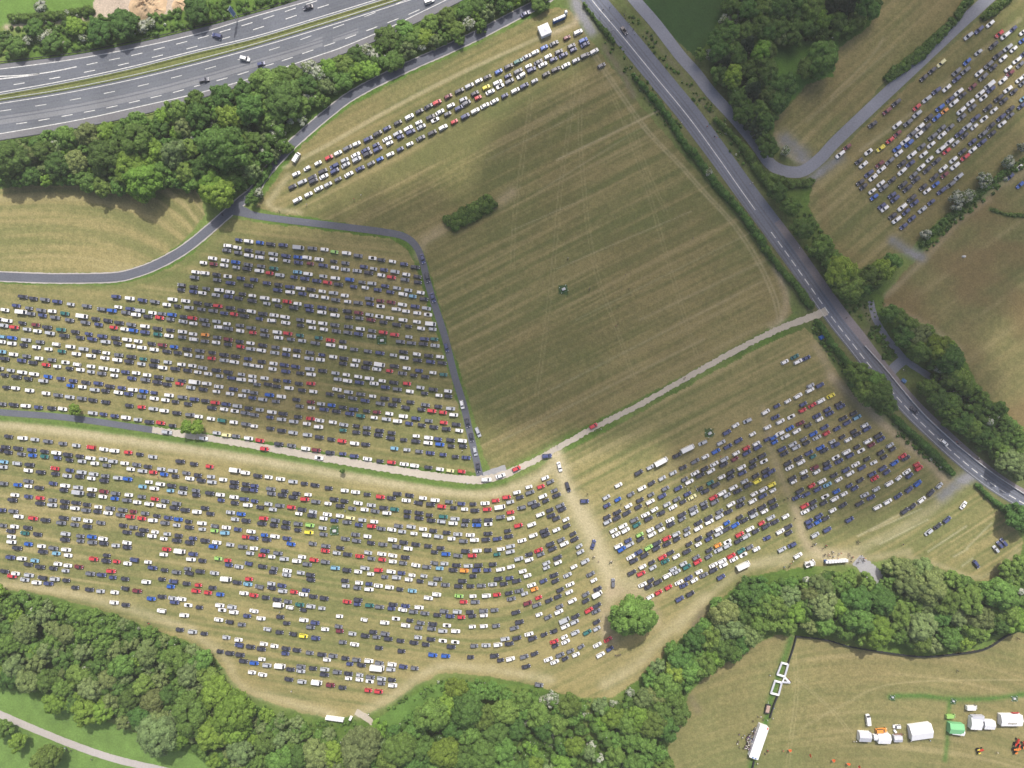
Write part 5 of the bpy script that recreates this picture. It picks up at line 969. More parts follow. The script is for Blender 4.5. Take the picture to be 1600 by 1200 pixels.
for z, poly in W.items():
    xs = [p[0] for p in poly]; ys = [p[1] for p in poly]
    for _ in range(1400):
        x, y = tr_.uniform(min(xs), max(xs)), tr_.uniform(min(ys), max(ys)); r = tr_.uniform(*RR[z])
        if not pin(poly, x, y): continue
        if any(math.hypot(x - t[0], y - t[1]) < 0.62 * (r + t[2]) for t in trees): continue
        trees.append([x, y, r, tr_.choice(MIX[z]), z, None, None])
def pdist(P, x, y):
    b = 1e9
    for (x1, y1), (x2, y2) in zip(P[:-1], P[1:]):
        dx, dy = x2 - x1, y2 - y1; t = max(0, min(1, ((x - x1) * dx + (y - y1) * dy) / (dx * dx + dy * dy))); b = min(b, math.hypot(x - x1 - t * dx, y - y1 - t * dy))
    return b
PATH = [(1360, 470), (1368, 498), (1383, 524), (1402, 548), (1422, 568), (1462, 594), (1500, 620), (1528, 637), (1558, 656)]; WALL = [(1351, 541), (1400, 598), (1450, 655), (1500, 700), (1550, 739), (1600, 772)]
trees = [t for t in trees if not (t[4] == 'RW' and (pdist(PATH, t[0], t[1]) < t[2] * .85 + 3 or pdist(WALL, t[0], t[1]) < t[2] + 7))]
for x, y, r, s, lb, v in SOLO: trees.append([x, y, r, s, 'XH' if r == 15 else 'X', lb, v])
for t in trees: t.append(tr_.random())
def place(t):
    """foot of the tree on the ground, from where its crown is seen from above"""
    r = t[2] * S; hc = (0.5 * r + 0.4) if t[4] == 'XH' else (0.62 * r + 0.5) if t[4] in ('N', 'H', 'XH') else (0.82 * r + 0.6) if t[3] == 'h' else (0.95 * r + 1.6); k = 1 - hc / H
    return wx(t[0]) * k, wy(t[1]) * k, hc, r
named = [t for t in trees if t[5] or t[3] == 'h'] ; rest = sorted([t for t in trees if not (t[5] or t[3] == 'h')], key=lambda t: -t[2])
inframe = [t for t in rest if -4 < t[0] < 1604 and -4 < t[1] < 1204]; n_t = 292
singles, mass = inframe[:n_t], inframe[n_t:] + [t for t in rest if t not in inframe]
byl = {}
for t in singles + named:
    if t[5]: continue
    sz = '' if t[3] == 'h' else ('small ' if t[2] < 12 else 'medium ' if t[2] < 17 else 'broad ' if t[2] < 25 else 'huge ')
    byl.setdefault(sz + SPN[t[3]] + ' ' + ZN[t[4]], []).append(t)
for lb, ts in byl.items():
    ts.sort(key=lambda t: t[0])
    for k, t in enumerate(ts): t[5] = lb + (f", {nth(k)} from left" if len(ts) > 1 else '')
for t in singles + named:
    x, y, hc, r = place(t); v = t[6] if t[6] is not None else ('big' if t[2] > 22 else int(t[7] * 3))
    grp = None if t[4][0] == 'X' else ('hawthorns ' if t[3] == 'h' else 'trees ') + ZN[t[4]]
    ro = root('hawthorn' if t[3] == 'h' else 'conifer' if t[3] == 'c' else 'tree', (x, y, 0), t[7] * 6.28, t[5], 'hawthorn' if t[3] == 'h' else 'tree', grp)
    put('crown', CROWN[t[3], v], ro, (0, 0, hc), 0, (r, r * (.9 + .2 * t[7]), r * (0.95 if t[3] != 'c' else 1.25) * (.55 if t[4] == 'XH' else .72 if t[4] in 'NH' else 1)))
    put('trunk', TRUNK, ro, (0, 0, hc), 0, (r, r, hc / 1.12))
# the smaller trees deep in the woods, one canopy per wood
for z in W:
    ts = [t for t in mass if t[4] == z]
    if not ts: continue
    by = {}
    for t in ts:
        x, y, hc, r = place(t); rng = np.random.default_rng(int(t[7] * 1e6)); L = crown_lobes(rng, 22, 'round') * r; L[:, :3] += (x, y, hc * .9); by.setdefault(t[3], []).append((L, r))
    VV, A4, A3, m4, m3, base = [], [], [], [], [], 0; ks = sorted(by); rng = np.random.default_rng(99)
    for i, k in enumerate(ks):
        for L, r in by[k]:
            V, F4, F3 = leafmass(L, 44, .10 * r, rng, L[-1, :3]); VV.append(V); A4.append(F4 + base); A3.append(F3 + base); m4.append(np.full(len(F4), i)); m3.append(np.full(len(F3), i)); base += len(V)
    me = mesh_np('woodland', np.concatenate(VV), np.concatenate(A4), np.concatenate(A3), [LEAF[k] for k in ks], np.concatenate(m4), np.concatenate(m3))
    tag(put('woodland', me), 'smaller crowns filling the gaps ' + ZN[z], 'woodland', None, 'stuff')
# low growth that closes the canopy between the crowns
LOW = []; lr = random.Random(21)
for z, n in (('S', 420), ('BL', 620), ('BM', 820), ('BR', 420), ('TR', 200), ('RW', 110), ('H', 160)):
    xs = [p[0] for p in W[z]]; ys = [p[1] for p in W[z]]; k = 0
    while k < n:
        x, y = lr.uniform(min(xs), max(xs)), lr.uniform(min(ys), max(ys))
        if pin(W[z], x, y):
            k += 1; r = lr.uniform(1.0, 2.3); hz = lr.uniform(1.2, 5.2) * (.6 if z == 'H' else 1); LOW.append((wx(x) * (1 - hz / H), wy(y) * (1 - hz / H), hz, r))
V, F4, F3 = leafmass(np.array(LOW), 0, .30, np.random.default_rng(14), None, 0, .9, 16)
tag(put('understorey', mesh_np('understorey', V, F4, F3, [LEAF['scrub']])), 'low leafy growth between the trunks of the woods', 'understorey', None, 'stuff')
# scrub on the verges and under the woods
SCR = []
def scrub(poly, n, r0, r1, rng):
    xs = [p[0] for p in poly]; ys = [p[1] for p in poly]; k = 0
    while k < n:
        x, y = rng.uniform(min(xs), max(xs)), rng.uniform(min(ys), max(ys))
        if pin(poly, x, y): r = rng.uniform(r0, r1); SCR.append((wx(x), wy(y), r * .35, r)); k += 1
sr = random.Random(8)
NV = [(0, 94), (0, 45), (100, 34), (150, 24), (240, 24), (290, 12), (300, 0), (460, 0), (400, 16), (300, 42), (200, 65), (107, 82)]
for poly, n, a, b in ((NV, 420, .5, 1.5), (W['S'], 500, .6, 1.6), (W['H'], 450, .5, 1.5), (W['TR'], 250, .6, 1.6), (W['BL'], 700, .6, 1.7), (W['BM'], 600, .6, 1.7), (W['BR'], 300, .6, 1.6), (W['RW'], 200, .6, 1.5),
                      ([(0, 922), (60, 932), (180, 966), (300, 1006), (345, 1042), (375, 1090), (470, 1120), (560, 1128), (540, 1145), (460, 1138), (360, 1100), (320, 1040), (180, 985), (0, 945)], 330, .4, 1.0),
                      ([(600, 1110), (650, 1078), (690, 1058), (780, 1066), (880, 1090), (960, 1098), (1005, 1066), (1062, 1008), (1135, 938), (1180, 908), (1250, 896), (1250, 915), (1150, 960), (1020, 1085), (950, 1115), (800, 1085), (700, 1080)], 330, .4, 1.0),
                      ([(930, 30), (960, 60), (1000, 110), (1060, 190), (1100, 250), (1095, 262), (1050, 210), (990, 135), (945, 70)], 90, .3, .8),
                      ([(975, 22), (990, 22), (1034, 74), (1096, 148), (1160, 215), (1182, 258), (1158, 262), (1077, 150), (1017, 76)], 90, .3, .9),
                                            ([(1440, 385), (1480, 342), (1530, 300), (1600, 240), (1600, 262), (1540, 312), (1490, 352), (1450, 392)], 110, .4, 1.1),
                      ([(1370, 500), (1395, 545), (1400, 565), (1380, 560), (1355, 520)], 60, .4, 1.0), ([(1350, 470), (1385, 470), (1380, 500), (1345, 500)], 25, .3, .7),
                      ([(1385, 645), (1420, 675), (1480, 725), (1490, 742), (1470, 735), (1400, 680)], 70, .4, 1.1), ([(1525, 755), (1570, 790), (1600, 800), (1600, 830), (1560, 800), (1535, 775)], 45, .4, 1.0),
                      ([(1270, 500), (1320, 560), (1345, 590), (1330, 600), (1290, 545), (1268, 515)], 70, .4, 1.1), ([(1280, 350), (1300, 400), (1345, 450), (1350, 520), (1300, 450), (1250, 380), (1220, 320), (1240, 310)], 110, .4, 1.1)):
    scrub(poly, n, a, b, sr)
V, F4, F3 = leafmass(np.array(SCR), 0, .22, np.random.default_rng(4), None, 0, .8, 22)
tag(put('undergrowth', mesh_np('undergrowth', V, F4, F3, [LEAF['scrub']])), 'rough green undergrowth of brambles and nettles along the verges', 'undergrowth', None, 'stuff')
def hedge(P, hw, hgt, label, seed, leaf='hedge', gap=0.0, cat='hedge'):
    rng = np.random.default_rng(seed); D = catmull([(p[0], p[1], (p[2] if len(p) > 2 else hw)) for p in P], 2.2); L = []
    for x, y, w in D:
        if gap and vnoise(np.array(x / 9.0), np.array(y / 9.0), seed) < gap: continue
        for _ in range(max(1, int(w * .9))):
            a = rng.uniform(-1, 1); r = rng.uniform(.55, 1.05) * min(1.6, .35 + w * S * .45)
            L.append((wx(x + a * w * .8 * .7 + rng.uniform(-1, 1)), wy(y + a * w * .8 * .7 + rng.uniform(-1, 1)) , rng.uniform(.25, 1.0) * hgt * (1 - .35 * abs(a)), r * rng.uniform(.7, 1.25)))
    V, F4, F3 = leafmass(np.array(L), 0, .24, rng, None, 0, .86, 26)
    return tag(put(cat, mesh_np(cat, V, F4, F3, [LEAF[leaf]])), label, cat)
hedge([(703, 350), (720, 342), (740, 331), (760, 320), (768, 315)], 13, 2.6, 'dense dark green clump of bushes alone in the mown field', 1)
hedge([(912, 8, 3), (935, 38, 4), (950, 56, 6), (958, 68, 3)], 5, 1.6, 'short scrubby hedge at the top of the main road by the car strip', 2, gap=.25)
hedge([(988, 118, 3), (1000, 132, 6), (1018, 152, 8), (1040, 180, 7), (1060, 212, 7), (1078, 238, 8)], 7, 2.2, 'upper roadside hedge between mown field and main road', 3, gap=.18)
hedge([(1082, 240, 8), (1098, 262, 8), (1120, 292, 9), (1150, 325, 8), (1175, 358, 9), (1195, 388, 8)], 8, 2.4, 'middle roadside hedge with a white hawthorn, beside the mown field', 4, gap=.1)
hedge([(1196, 392, 7), (1222, 425, 8), (1245, 450, 8), (1262, 475, 9)], 8, 2.4, 'lower roadside hedge ending at the gravel track mouth', 5, gap=.12)
hedge([(1278, 505, 7), (1300, 540, 8), (1325, 570, 9), (1345, 592, 9)], 8, 2.2, 'hedge between gravel track mouth and roadside trees', 6, gap=.1)
hedge([(1398, 655, 8), (1425, 680, 9), (1455, 708, 10), (1482, 736, 7)], 9, 2.2, 'hedge along the main road above the lower car park gate', 7)
hedge([(1525, 758, 5), (1550, 782, 6), (1575, 800, 7)], 6, 1.8, 'hedge along the main road below the lower car park gate', 8)
hedge([(1118, 190, 5), (1142, 212, 6), (1165, 238, 9), (1180, 262, 11), (1195, 285, 11), (1215, 300, 12)], 8, 2.6, 'hedge between main road and service road', 9)
hedge([(1195, 275, 9), (1225, 285, 8), (1255, 288, 6), (1268, 282, 4)], 7, 2.0, 'hedge inside the service road bend', 10)
hedge([(1384, 126, 6), (1405, 108, 8), (1430, 90, 8), (1455, 66, 7), (1478, 45, 6), (1500, 18, 6), (1512, 0, 6)], 7, 2.2, 'hedge between corner hay field and service road', 11, gap=.1)
hedge([(1535, 30, 5), (1555, 12, 7), (1575, -5, 7)], 6, 2.2, 'hedge at the top right corner beside parked cars', 12)
hedge([(1437, 383, 5), (1462, 358, 5), (1490, 334, 6), (1520, 308, 6), (1550, 285, 5), (1580, 260, 5)], 5, 1.5, 'low hedge with white hawthorns below the bend-side cars', 13, gap=.3)
hedge([(1548, 327, 2.5), (1572, 335, 2.5), (1610, 338, 2.5)], 2.5, .8, 'thin dark strip of rough hedge in the brown field', 14)
hedge([(385, 318, 4), (400, 296, 5), (420, 266, 5), (432, 252, 3)], 5, 1.5, 'low hedge where the two lanes meet', 15, gap=.2)
hedge([(20, 32, 6), (70, 28, 7), (110, 24, 7), (146, 16, 6)], 7, 2.2, 'long hedge of bramble below the bright green meadow', 16, 'scrub')
# ------------------------------------------------------------------ tents, toilets, fences, signs, machines
def gable(w, l, hw, hr, m=0, wall=True, lift=0.0):
    g = Geo(); x, y = l / 2, w / 2
    V = [(-x, -y, 0), (x, -y, 0), (x, y, 0), (-x, y, 0), (-x, -y, hw), (x, -y, hw), (x, y, hw), (-x, y, hw), (-x, 0, hr), (x, 0, hr)]
    return V
def tent(name, x, y, w, l, rz, label, cat, hw=2.2, hr=3.2, roofm='white', wallm='white', pyramid=False, valance=True, group=None, open_front=False):
    k_ = 1 - hw / H; r = root(name, (wx(x) * k_, wy(y) * k_, 0), rz, label, cat, group); X, Y = l / 2, w / 2
    g = Geo(); o = .12
    if pyramid:
        g.add([(-X - o, -Y - o, hw), (X + o, -Y - o, hw), (X + o, Y + o, hw), (-X - o, Y + o, hw), (0, 0, hr), (-X * .5, -Y * .5, hw + (hr - hw) * .42), (X * .5, -Y * .5, hw + (hr - hw) * .42), (X * .5, Y * .5, hw + (hr - hw) * .42), (-X * .5, Y * .5, hw + (hr - hw) * .42)],
              [(0, 1, 6, 5), (1, 2, 7, 6), (2, 3, 8, 7), (3, 0, 5, 8), (5, 6, 4), (6, 7, 4), (7, 8, 4), (8, 5, 4), (3, 2, 1, 0)])
    else:
        g.add([(-X - o, -Y - o, hw), (X + o, -Y - o, hw), (X + o, 0, hr), (-X - o, 0, hr), (X + o, Y + o, hw), (-X - o, Y + o, hw)], [(0, 1, 2, 3), (3, 2, 4, 5), (1, 4, 2), (0, 3, 5), (5, 4, 1, 0)])
        for t in np.linspace(-X, X, max(3, int(l / 2.4))): g.box((t, -Y * .5, (hw + hr) / 2 + .03), (.06, .05, .04)); g.box((t, Y * .5, (hw + hr) / 2 + .03), (.06, .05, .04))
    put('roof', g.mesh(name + '_roof', [M[roofm]]), r)
    k = Geo()
    for (c, d) in (((0, Y, hw / 2), (l, .05, hw)), ((-X, 0, hw / 2), (.05, w, hw)), ((X, 0, hw / 2), (.05, w, hw))) + (() if open_front else (((0, -Y, hw / 2), (l, .05, hw)),)): k.box(c, d)
    put('wall', k.mesh(name + '_wall', [M[wallm]]), r)
    for sx in (-1, 1):
        for sy in (-1, 1):
            p = Geo(); p.tube((sx * X * .99, sy * Y * .99, 0), (sx * X * .99, sy * Y * .99, hw), .04, .04, 6); put('pole', p.mesh('tent_pole', [M['steel']]), r)
    return r
tent('marquee', 851, 46, 4.4, 4.6, math.radians(24), 'square white tent beside the round tree and the blue toilets', 'tent', 2.4, 3.2, pyramid=True)
lm = tent('marquee', 1186.3, 1160, 3.9, 14.6, math.radians(71), 'long flat white marquee with a crowd along its side', 'marquee', 2.6, 3.0)
g = Geo(); g.box((-7.0, 0, 2.95), (.5, 2.0, .05)); put('sign_board', g.mesh('sign_board', [M['signblue']]), lm)
g = Geo(); g.box((6.9, -1.4, 2.9), (.9, .5, .05)); put('pennant', g.mesh('pennant', [M['orangefab']]), lm)
tent('marquee', 1439.5, 1144, 6.2, 9.2, math.radians(8), 'large white tent with a ridged roof alone between the stalls', 'tent', 2.3, 3.6)
tent('gazebo', 1352, 1152, 3.8, 5.0, math.radians(-3), 'grey-roofed gazebo at the end of the stall row', 'gazebo', 2.3, 3.1, 'greyfab', 'white')
tent('gazebo', 1382, 1155, 3.8, 5.2, math.radians(-2), 'white gazebo in front of the orange estate', 'gazebo', 2.3, 3.0)
tent('gazebo', 1369.5, 1153, 1.9, 1.9, 0, 'tiny white awning joined to the gazebo by the orange estate', 'gazebo', 1.9, 2.3)
tent('market_stall', 1403.5, 1155, 2.4, 3.4, 0, 'stall with a silver canopy and brown tables behind it', 'stall', 2.1, 2.6, 'greyfab', 'greyfab', open_front=True)
tent('gazebo', 1495, 1139, 4.2, 6.0, math.radians(-4), 'green gazebo with a white front awning', 'gazebo', 2.3, 3.1, 'greenfab', 'greenfab')
tent('gazebo', 1498, 1144.5, 2.2, 5.0, math.radians(-8), 'white front awning joined to the green gazebo', 'awning', 2.1, 2.5)
tent('gazebo', 1526, 1131, 5.0, 4.6, math.radians(-4), 'tall white gazebo below the grey trailer', 'gazebo', 2.4, 3.2)
tent('gazebo', 1546.5, 1133, 3.6, 4.4, math.radians(-2), 'smaller white gazebo with ribbed roof beside the tall white gazebo', 'gazebo', 2.1, 2.8)
st = tent('market_stall', 1581, 1126, 4.6, 9.0, 0, 'long white stall with a dark emblem on its roof', 'stall', 2.5, 3.2)
g = Geo()
for k, dx in enumerate((-1.7, -1.15, -.6, .0, .55, 1.1, 1.65)): g.box((dx, -1.1, 2.92), (.38, .5 if k != 3 else .75, .05), rot=.2 * (k % 2))
put('emblem', g.mesh('roof_emblem', [plain('emblem_brown', (.25, .22, .13))]), st)
def trailer(x, y, l, w, h, rz, label, m, top=None):
    r = root('trailer', (wx(x), wy(y), 0), rz, label, 'trailer'); b = Geo(); b.box((0, 0, .55 + h / 2), (l, w, h)); b.box((0, 0, .55 + h + .03), (l * .9, w * .9, .08)); put('body', b.mesh('trailer_body', [M[m]]), r)
    for sy in (-1, 1):
        t = Geo(); t.tube((-.1, sy * (w / 2 - .15), .36), (-.1, sy * (w / 2 + .03), .36), .36, .36, 10); put('wheel', t.mesh('trailer_wheel', [M['black']]), r)
    d = Geo(); d.tube((l / 2, 0, .5), (l / 2 + 1.1, 0, .45), .06, .05); put('drawbar', d.mesh('drawbar', [M['steel']]), r)
    if top: q = Geo(); q.box((0, 0, .55 + h + .18), (l * .82, w * .8, .3), taper=.8); put('load', q.mesh('trailer_load', [M[top]]), r)
    return r
trailer(1523, 1119, 5.2, 2.3, 2.0, 0, 'grey box trailer between long white van and tall white gazebo', 'greyfab')
trailer(1198, 1106, 4.0, 2.1, .8, math.radians(78), 'small trailer with pinkish-brown load beside the dark fence', 'darkwood', 'pinkload')
def table(x, y, l, w, rz, label, m):
    r = root('trestle_table', (wx(x), wy(y), 0), rz, label, 'table'); t = Geo(); t.box((0, 0, .74), (l, w, .05)); put('table_top', t.mesh('table_top', [M[m]]), r)
    for sx in (-1, 1):
        q = Geo(); q.box((sx * l * .4, 0, .36), (.06, w * .8, .71)); put('leg', q.mesh('table_leg', [M['steel']]), r)
M['brown'] = plain('brown_boards', (.20, .11, .08), .7, .2, .1, 2)
table(1402, 1147.5, 3.4, 1.6, .05, 'brown display table behind the silver-canopied stall', 'brown'); table(1397.5, 1141.5, 1.6, .9, -.9, 'small white table tilted behind the brown display table', 'whiteplastic'); table(1346, 1142, 1.2, .9, .3, 'pale table behind the grey gazebo', 'whiteplastic')
def toilet_mesh(m):
    b = Geo(); b.box((0, 0, 1.05), (1.05, 1.10, 2.1)); b.box((0, 0, .05), (1.15, 1.2, .1)); b.tube((.38, .42, 2.1), (.38, .42, 2.55), .05, .05)
    rf = Geo(); rf.add([(-.56, -.6, 2.1), (.56, -.6, 2.1), (.56, .6, 2.1), (-.56, .6, 2.1), (-.4, -.42, 2.32), (.4, -.42, 2.32), (.4, .42, 2.32), (-.4, .42, 2.32)], [(4, 5, 6, 7), (0, 1, 5, 4), (1, 2, 6, 5), (2, 3, 7, 6), (3, 0, 4, 7)])
    d = Geo(); d.box((0, -.57, 1.0), (.72, .05, 1.8))
    return b.mesh('toilet_body', [M[m]]), rf.mesh('toilet_roof', [M['whiteplastic']]), d.mesh('toilet_door', [M[m]])
TL = {m: toilet_mesh(m) for m in ('blueplastic', 'whiteplastic')}
def toilets(P, rz, m, group, fmt):
    for k, (x, y) in enumerate(P):
        r = root('portable_toilet', (wx(x) * (1 - 2.1 / H), wy(y) * (1 - 2.1 / H), 0), rz, fmt.format(nth(k)), 'portable toilet', group)
        for n, me in zip(('body', 'roof', 'door'), TL[m]): put(n, me, r)
toilets([(866.2, 31), (870.2, 29.3), (874, 27.7), (877.8, 26), (881.4, 24.4)], math.radians(24), 'blueplastic', 'blue toilets by the round tree', 'blue portable toilet with white roof near the square tent, {} from the left')
toilets([(884.5, 18)], math.radians(24), 'whiteplastic', None, 'pale portable toilet set back behind the blue toilet row')
toilets([(510 + 4.05 * k, 1123 + .55 * k) for k in range(7)], math.radians(-8), 'whiteplastic', 'white toilets below the lower car park', 'white portable toilet in the row below the car park, {} from the left')
toilets([(547, 1124)], math.radians(-25), 'whiteplastic', None, 'single white portable toilet leaning apart from the row of seven')
toilets([(1297 + 4.4 * k, 878.5 - .35 * k) for k in range(7)], math.radians(4), 'whiteplastic', 'white toilets by the woodland gate', 'white portable toilet near the walkers at the woodland gate, {} from the left')
toilets([(1292.3, 878.5)], math.radians(4), 'blueplastic', None, 'blue portable toilet at the end of the white row by the woodland gate')
make_van(1267, 881.5, 'v', 'w', math.radians(2), 'white van beside the white toilets at the woodland gate')
M['concrete'] = plain('pale_concrete', (.50, .50, .52), .8, .2, .12, .6)
# fences and barriers
def railfence(name, P, label, cat, m, h=1.1, post=2.4, rails=(.5, 1.0), th=.08, pt=.12, solid=False):
    D = catmull(P, 6)[:, :2]; W3 = np.array([(wx(a), wy(b)) for a, b in D]); r = root(name, (W3[0, 0], W3[0, 1], 0), 0, label, cat); o = W3[0]; W3 = W3 - o
    d = np.concatenate([[0], np.cumsum(np.linalg.norm(np.diff(W3, axis=0), axis=1))])
    g = Geo()
    for a, b in zip(W3[:-1], W3[1:]):
        L = np.linalg.norm(b - a); an = math.atan2(b[1] - a[1], b[0] - a[0])
        if solid: g.box(((a[0] + b[0]) / 2, (a[1] + b[1]) / 2, h / 2), (L + .05, th, h), 0, an)
        else:
            for z in rails: g.box(((a[0] + b[0]) / 2, (a[1] + b[1]) / 2, h * z), (L + .02, th, .20), 0, an)
    put('rail' if not solid else 'panel', g.mesh(name + '_rail', [M[m]]), r)
    q = Geo(); n = 0
    pm = None; ss = np.arange(0, d[-1], post)
    if len(ss) > 95: ss = np.linspace(0, d[-1], 95)
    pg = Geo(); pg.box((0, 0, h * .52), (pt, pt, h * 1.04)); pm = pg.mesh(name + '_post', [M[m]])
    for s in ss: put('post', pm, r, (np.interp(s, d, W3[:, 0]), np.interp(s, d, W3[:, 1]), 0))
    return r
railfence('crash_barrier', [(x, float(UB(x)) + 2.0) for x in range(-20, 640, 30)], 'long steel barrier on the upper edge of the motorway reserve', 'crash barrier', 'steel', .75, 4, (.85,), .22, .14)
railfence('crash_barrier', [(x, float(LT(x)) - 1.6) for x in range(-20, 700, 30)], 'long steel barrier on the lower edge of the motorway reserve', 'crash barrier', 'steel', .75, 4, (.85,), .22, .14)
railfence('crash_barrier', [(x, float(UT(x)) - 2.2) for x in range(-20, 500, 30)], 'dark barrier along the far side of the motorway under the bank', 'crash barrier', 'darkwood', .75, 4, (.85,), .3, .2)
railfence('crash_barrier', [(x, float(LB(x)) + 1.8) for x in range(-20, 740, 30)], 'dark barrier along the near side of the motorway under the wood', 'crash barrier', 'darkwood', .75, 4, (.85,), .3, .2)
railfence('bridge_parapet', [(1351, 541), (1376, 569), (1400, 598), (1425, 628), (1450, 655), (1475, 678), (1500, 700), (1550, 739), (1600, 772), (1640, 796)], 'pale concrete parapet between main road and footway', 'parapet', 'concrete', .9, 6, (), .32, .5, True)
railfence('fence', [(1243, 993), (1290, 999), (1330, 1010), (1400, 1021), (1440, 1025), (1482, 1022), (1537, 1013), (1572, 992), (1610, 976)], 'dark timber fence between show field and wood', 'fence', 'darkwood', 1.3, 2.4, (.35, .65, .95), .35, .4)
railfence('fence', [(1243, 993), (1238, 1012), (1230, 1036)], 'dark fence from the wood corner to the white rail pens', 'fence', 'darkwood', 1.2, 2.4, (.35, .65, .95), .45, .4)
railfence('fence', [(1214, 1086), (1208, 1100), (1202, 1120)], 'dark fence from the white rail pens to the pinkish trailer', 'fence', 'darkwood', 1.2, 2.4, (.35, .65, .95), .5, .4)
railfence('fence', [(1177, 1189), (1172, 1210)], 'dark fence below the long marquee', 'fence', 'darkwood', 1.2, 2.4, (.35, .65, .95), .45, .4)
M_pen = 0
def pen(C4, label, wid, shade):
    P = [np.array((wx(a), wy(b))) for a, b in C4]; o = P[0]; r = root('rail_pen', (o[0], o[1], 0), 0, label, 'rail pen')
    n = len(P)
    for k in range(n):
        a, b = P[k] - o, P[(k + 1) % n] - o; L = np.linalg.norm(b - a); an = math.atan2(*(b - a)[::-1]); g = Geo(); c = (a + b) / 2; w = wid[k % len(wid)]
        g.box((c[0], c[1], 1.15), (L + w * .5, w, .18 + .01 * k), 0, an); g.box((c[0], c[1], .62), (L, .06, .22), 0, an)
        for t in np.linspace(.05, .95, 4): p = a + (b - a) * t; g.box((p[0], p[1], .53), (.12, .12, 1.06))
        put('rail', g.mesh('pen_rail', [M['white' if k % 2 == shade else 'greyfab']]), r)
pen([(1220, 1034), (1230, 1036.5), (1224.5, 1055.5), (1213.2, 1052)], 'upper white-railed pen on the uncut grass strip', (.85, .8), 0)
pen([(1209.5, 1062), (1220, 1065), (1215, 1084), (1203.2, 1081)], 'lower white-railed pen on the uncut grass strip', (.85, .8), 0)
pen([(1224.5, 1056.5), (1232.5, 1064.8), (1221, 1064)], 'white triangular rail between the two white pens', (.8, .8, .5), 0)
# road sign on two posts
sg = root('road_sign', (wx(371), wy(30), 0), math.radians(-118), 'tall blue road sign on two posts on the motorway verge', 'road sign')
for sx in (-.7, .7):
    g = Geo(); g.tube((sx, 0, 0), (sx, 0, 9.4), .14, .12, 8); put('post', g.mesh('sign_post', [M['steel']]), sg)
g = Geo(); g.box((0, .16, 6.4), (2.1, .10, 6.2)); put('panel', g.mesh('sign_back', [M['signgrey']]), sg)
g = Geo(); g.box((0, .23, 6.4), (1.95, .03, 6.0)); fa = put('face', g.mesh('sign_face', [M['signblue']]), sg)
g = Geo()
for c, d in (((0, .252, 9.3), (1.85, .012, .12)), ((0, .252, 3.5), (1.85, .012, .12)), ((-.9, .252, 6.4), (.12, .012, 5.7)), ((0.9, .252, 6.4), (.12, .012, 5.7))): g.box(c, d)
put('border', g.mesh('sign_border', [M['whiteplastic']]), fa)
# sand heaps in the yard
def heap(x, y, rx, ry, h, label, seed):
    n = 26; V = []; F = []
    rng = np.random.default_rng(seed)
    for i in range(n):
        for j in range(n):
            u, v = -1 + 2 * i / (n - 1), -1 + 2 * j / (n - 1); d = math.hypot(u, v); k = max(0, 1 - d) ** .8
            a = math.atan2(v, u); k *= 1 + .18 * math.sin(3 * a + seed) + .1 * math.sin(7 * a)
            V.append((u * rx, v * ry, h * k * (1 + .12 * rng.uniform(-1, 1)) - .05))
    for i in range(n - 1):
        for j in range(n - 1): F.append((i * n + j, (i + 1) * n + j, (i + 1) * n + j + 1, i * n + j + 1))
    tag(put('sand_heap', mesh_np('sand_heap', V, F, None, [M['sand']]), None, (wx(x), wy(y), 0), .4), label, 'sand heap')
heap(231, 7, 8.5, 6.5, 3.0, 'large heap of yellow sand in the yard above the motorway bank', 1); heap(282, 7, 4, 3, 1.4, 'small heap of orange sand behind the bank trees', 2); heap(246, 16, 4, 3, 1.3, 'low spill of orange sand below the large sand heap', 4)
# fenced metal covers in squares of uncut grass
def cover(x, y, label, rz=0.4, s=1.0, m='steel'):
    r = root('inspection_cover', (wx(x), wy(y), 0), rz, label, 'metal cover', None, s); b = Geo(); b.box((0, 0, .45), (1.5, 1.0, .9)); b.box((.2, 0, .93), (1.2, 1.1, .08)); put('box', b.mesh('cover_box', [M[m]]), r)
    pg = Geo(); pg.box((0, 0, .6), (.16, .16, 1.2)); pm = pg.mesh('cover_post', [M['whiteplastic']])
    for sx in (-1, 1):
        for sy in (-1, 1): put('post', pm, r, (sx * 1.5, sy * 1.3, 0))
    g = Geo()
    for sx, sy, l, rr in ((0, 1.3, 3.0, 0), (0, -1.3, 3.0, 0), (1.5, 0, 2.6, math.pi / 2), (-1.5, 0, 2.6, math.pi / 2)): g.box((sx, sy, 1.0), (l, .10, .14), 0, rr)
    put('rail', g.mesh('cover_rail', [plain('green_rail', (.05, .16, .13), .6, .3) if 'green_rail' not in bpy.data.materials else bpy.data.materials['green_rail']]), r)
cover(880.5, 452, 'pale metal cover inside a green railed square in the mown field'); cover(597, 532, 'metal cover in a railed square among the cars above the gravel track', .1); cover(523, 829, 'metal cover in a railed square among the lower field cars', .1); cover(1108.5, 677, 'metal cover in a railed square by the upper row below the track', .6)
cover(1394, 1089, 'metal cover at the start of the uncut strip in the show field', -.1, .6); cover(1489, 1095, 'metal cover where the two uncut strips meet in the show field', -.3, .6); cover(1584, 1091, 'metal cover at the far end of the uncut strip in the show field', .05, .7)
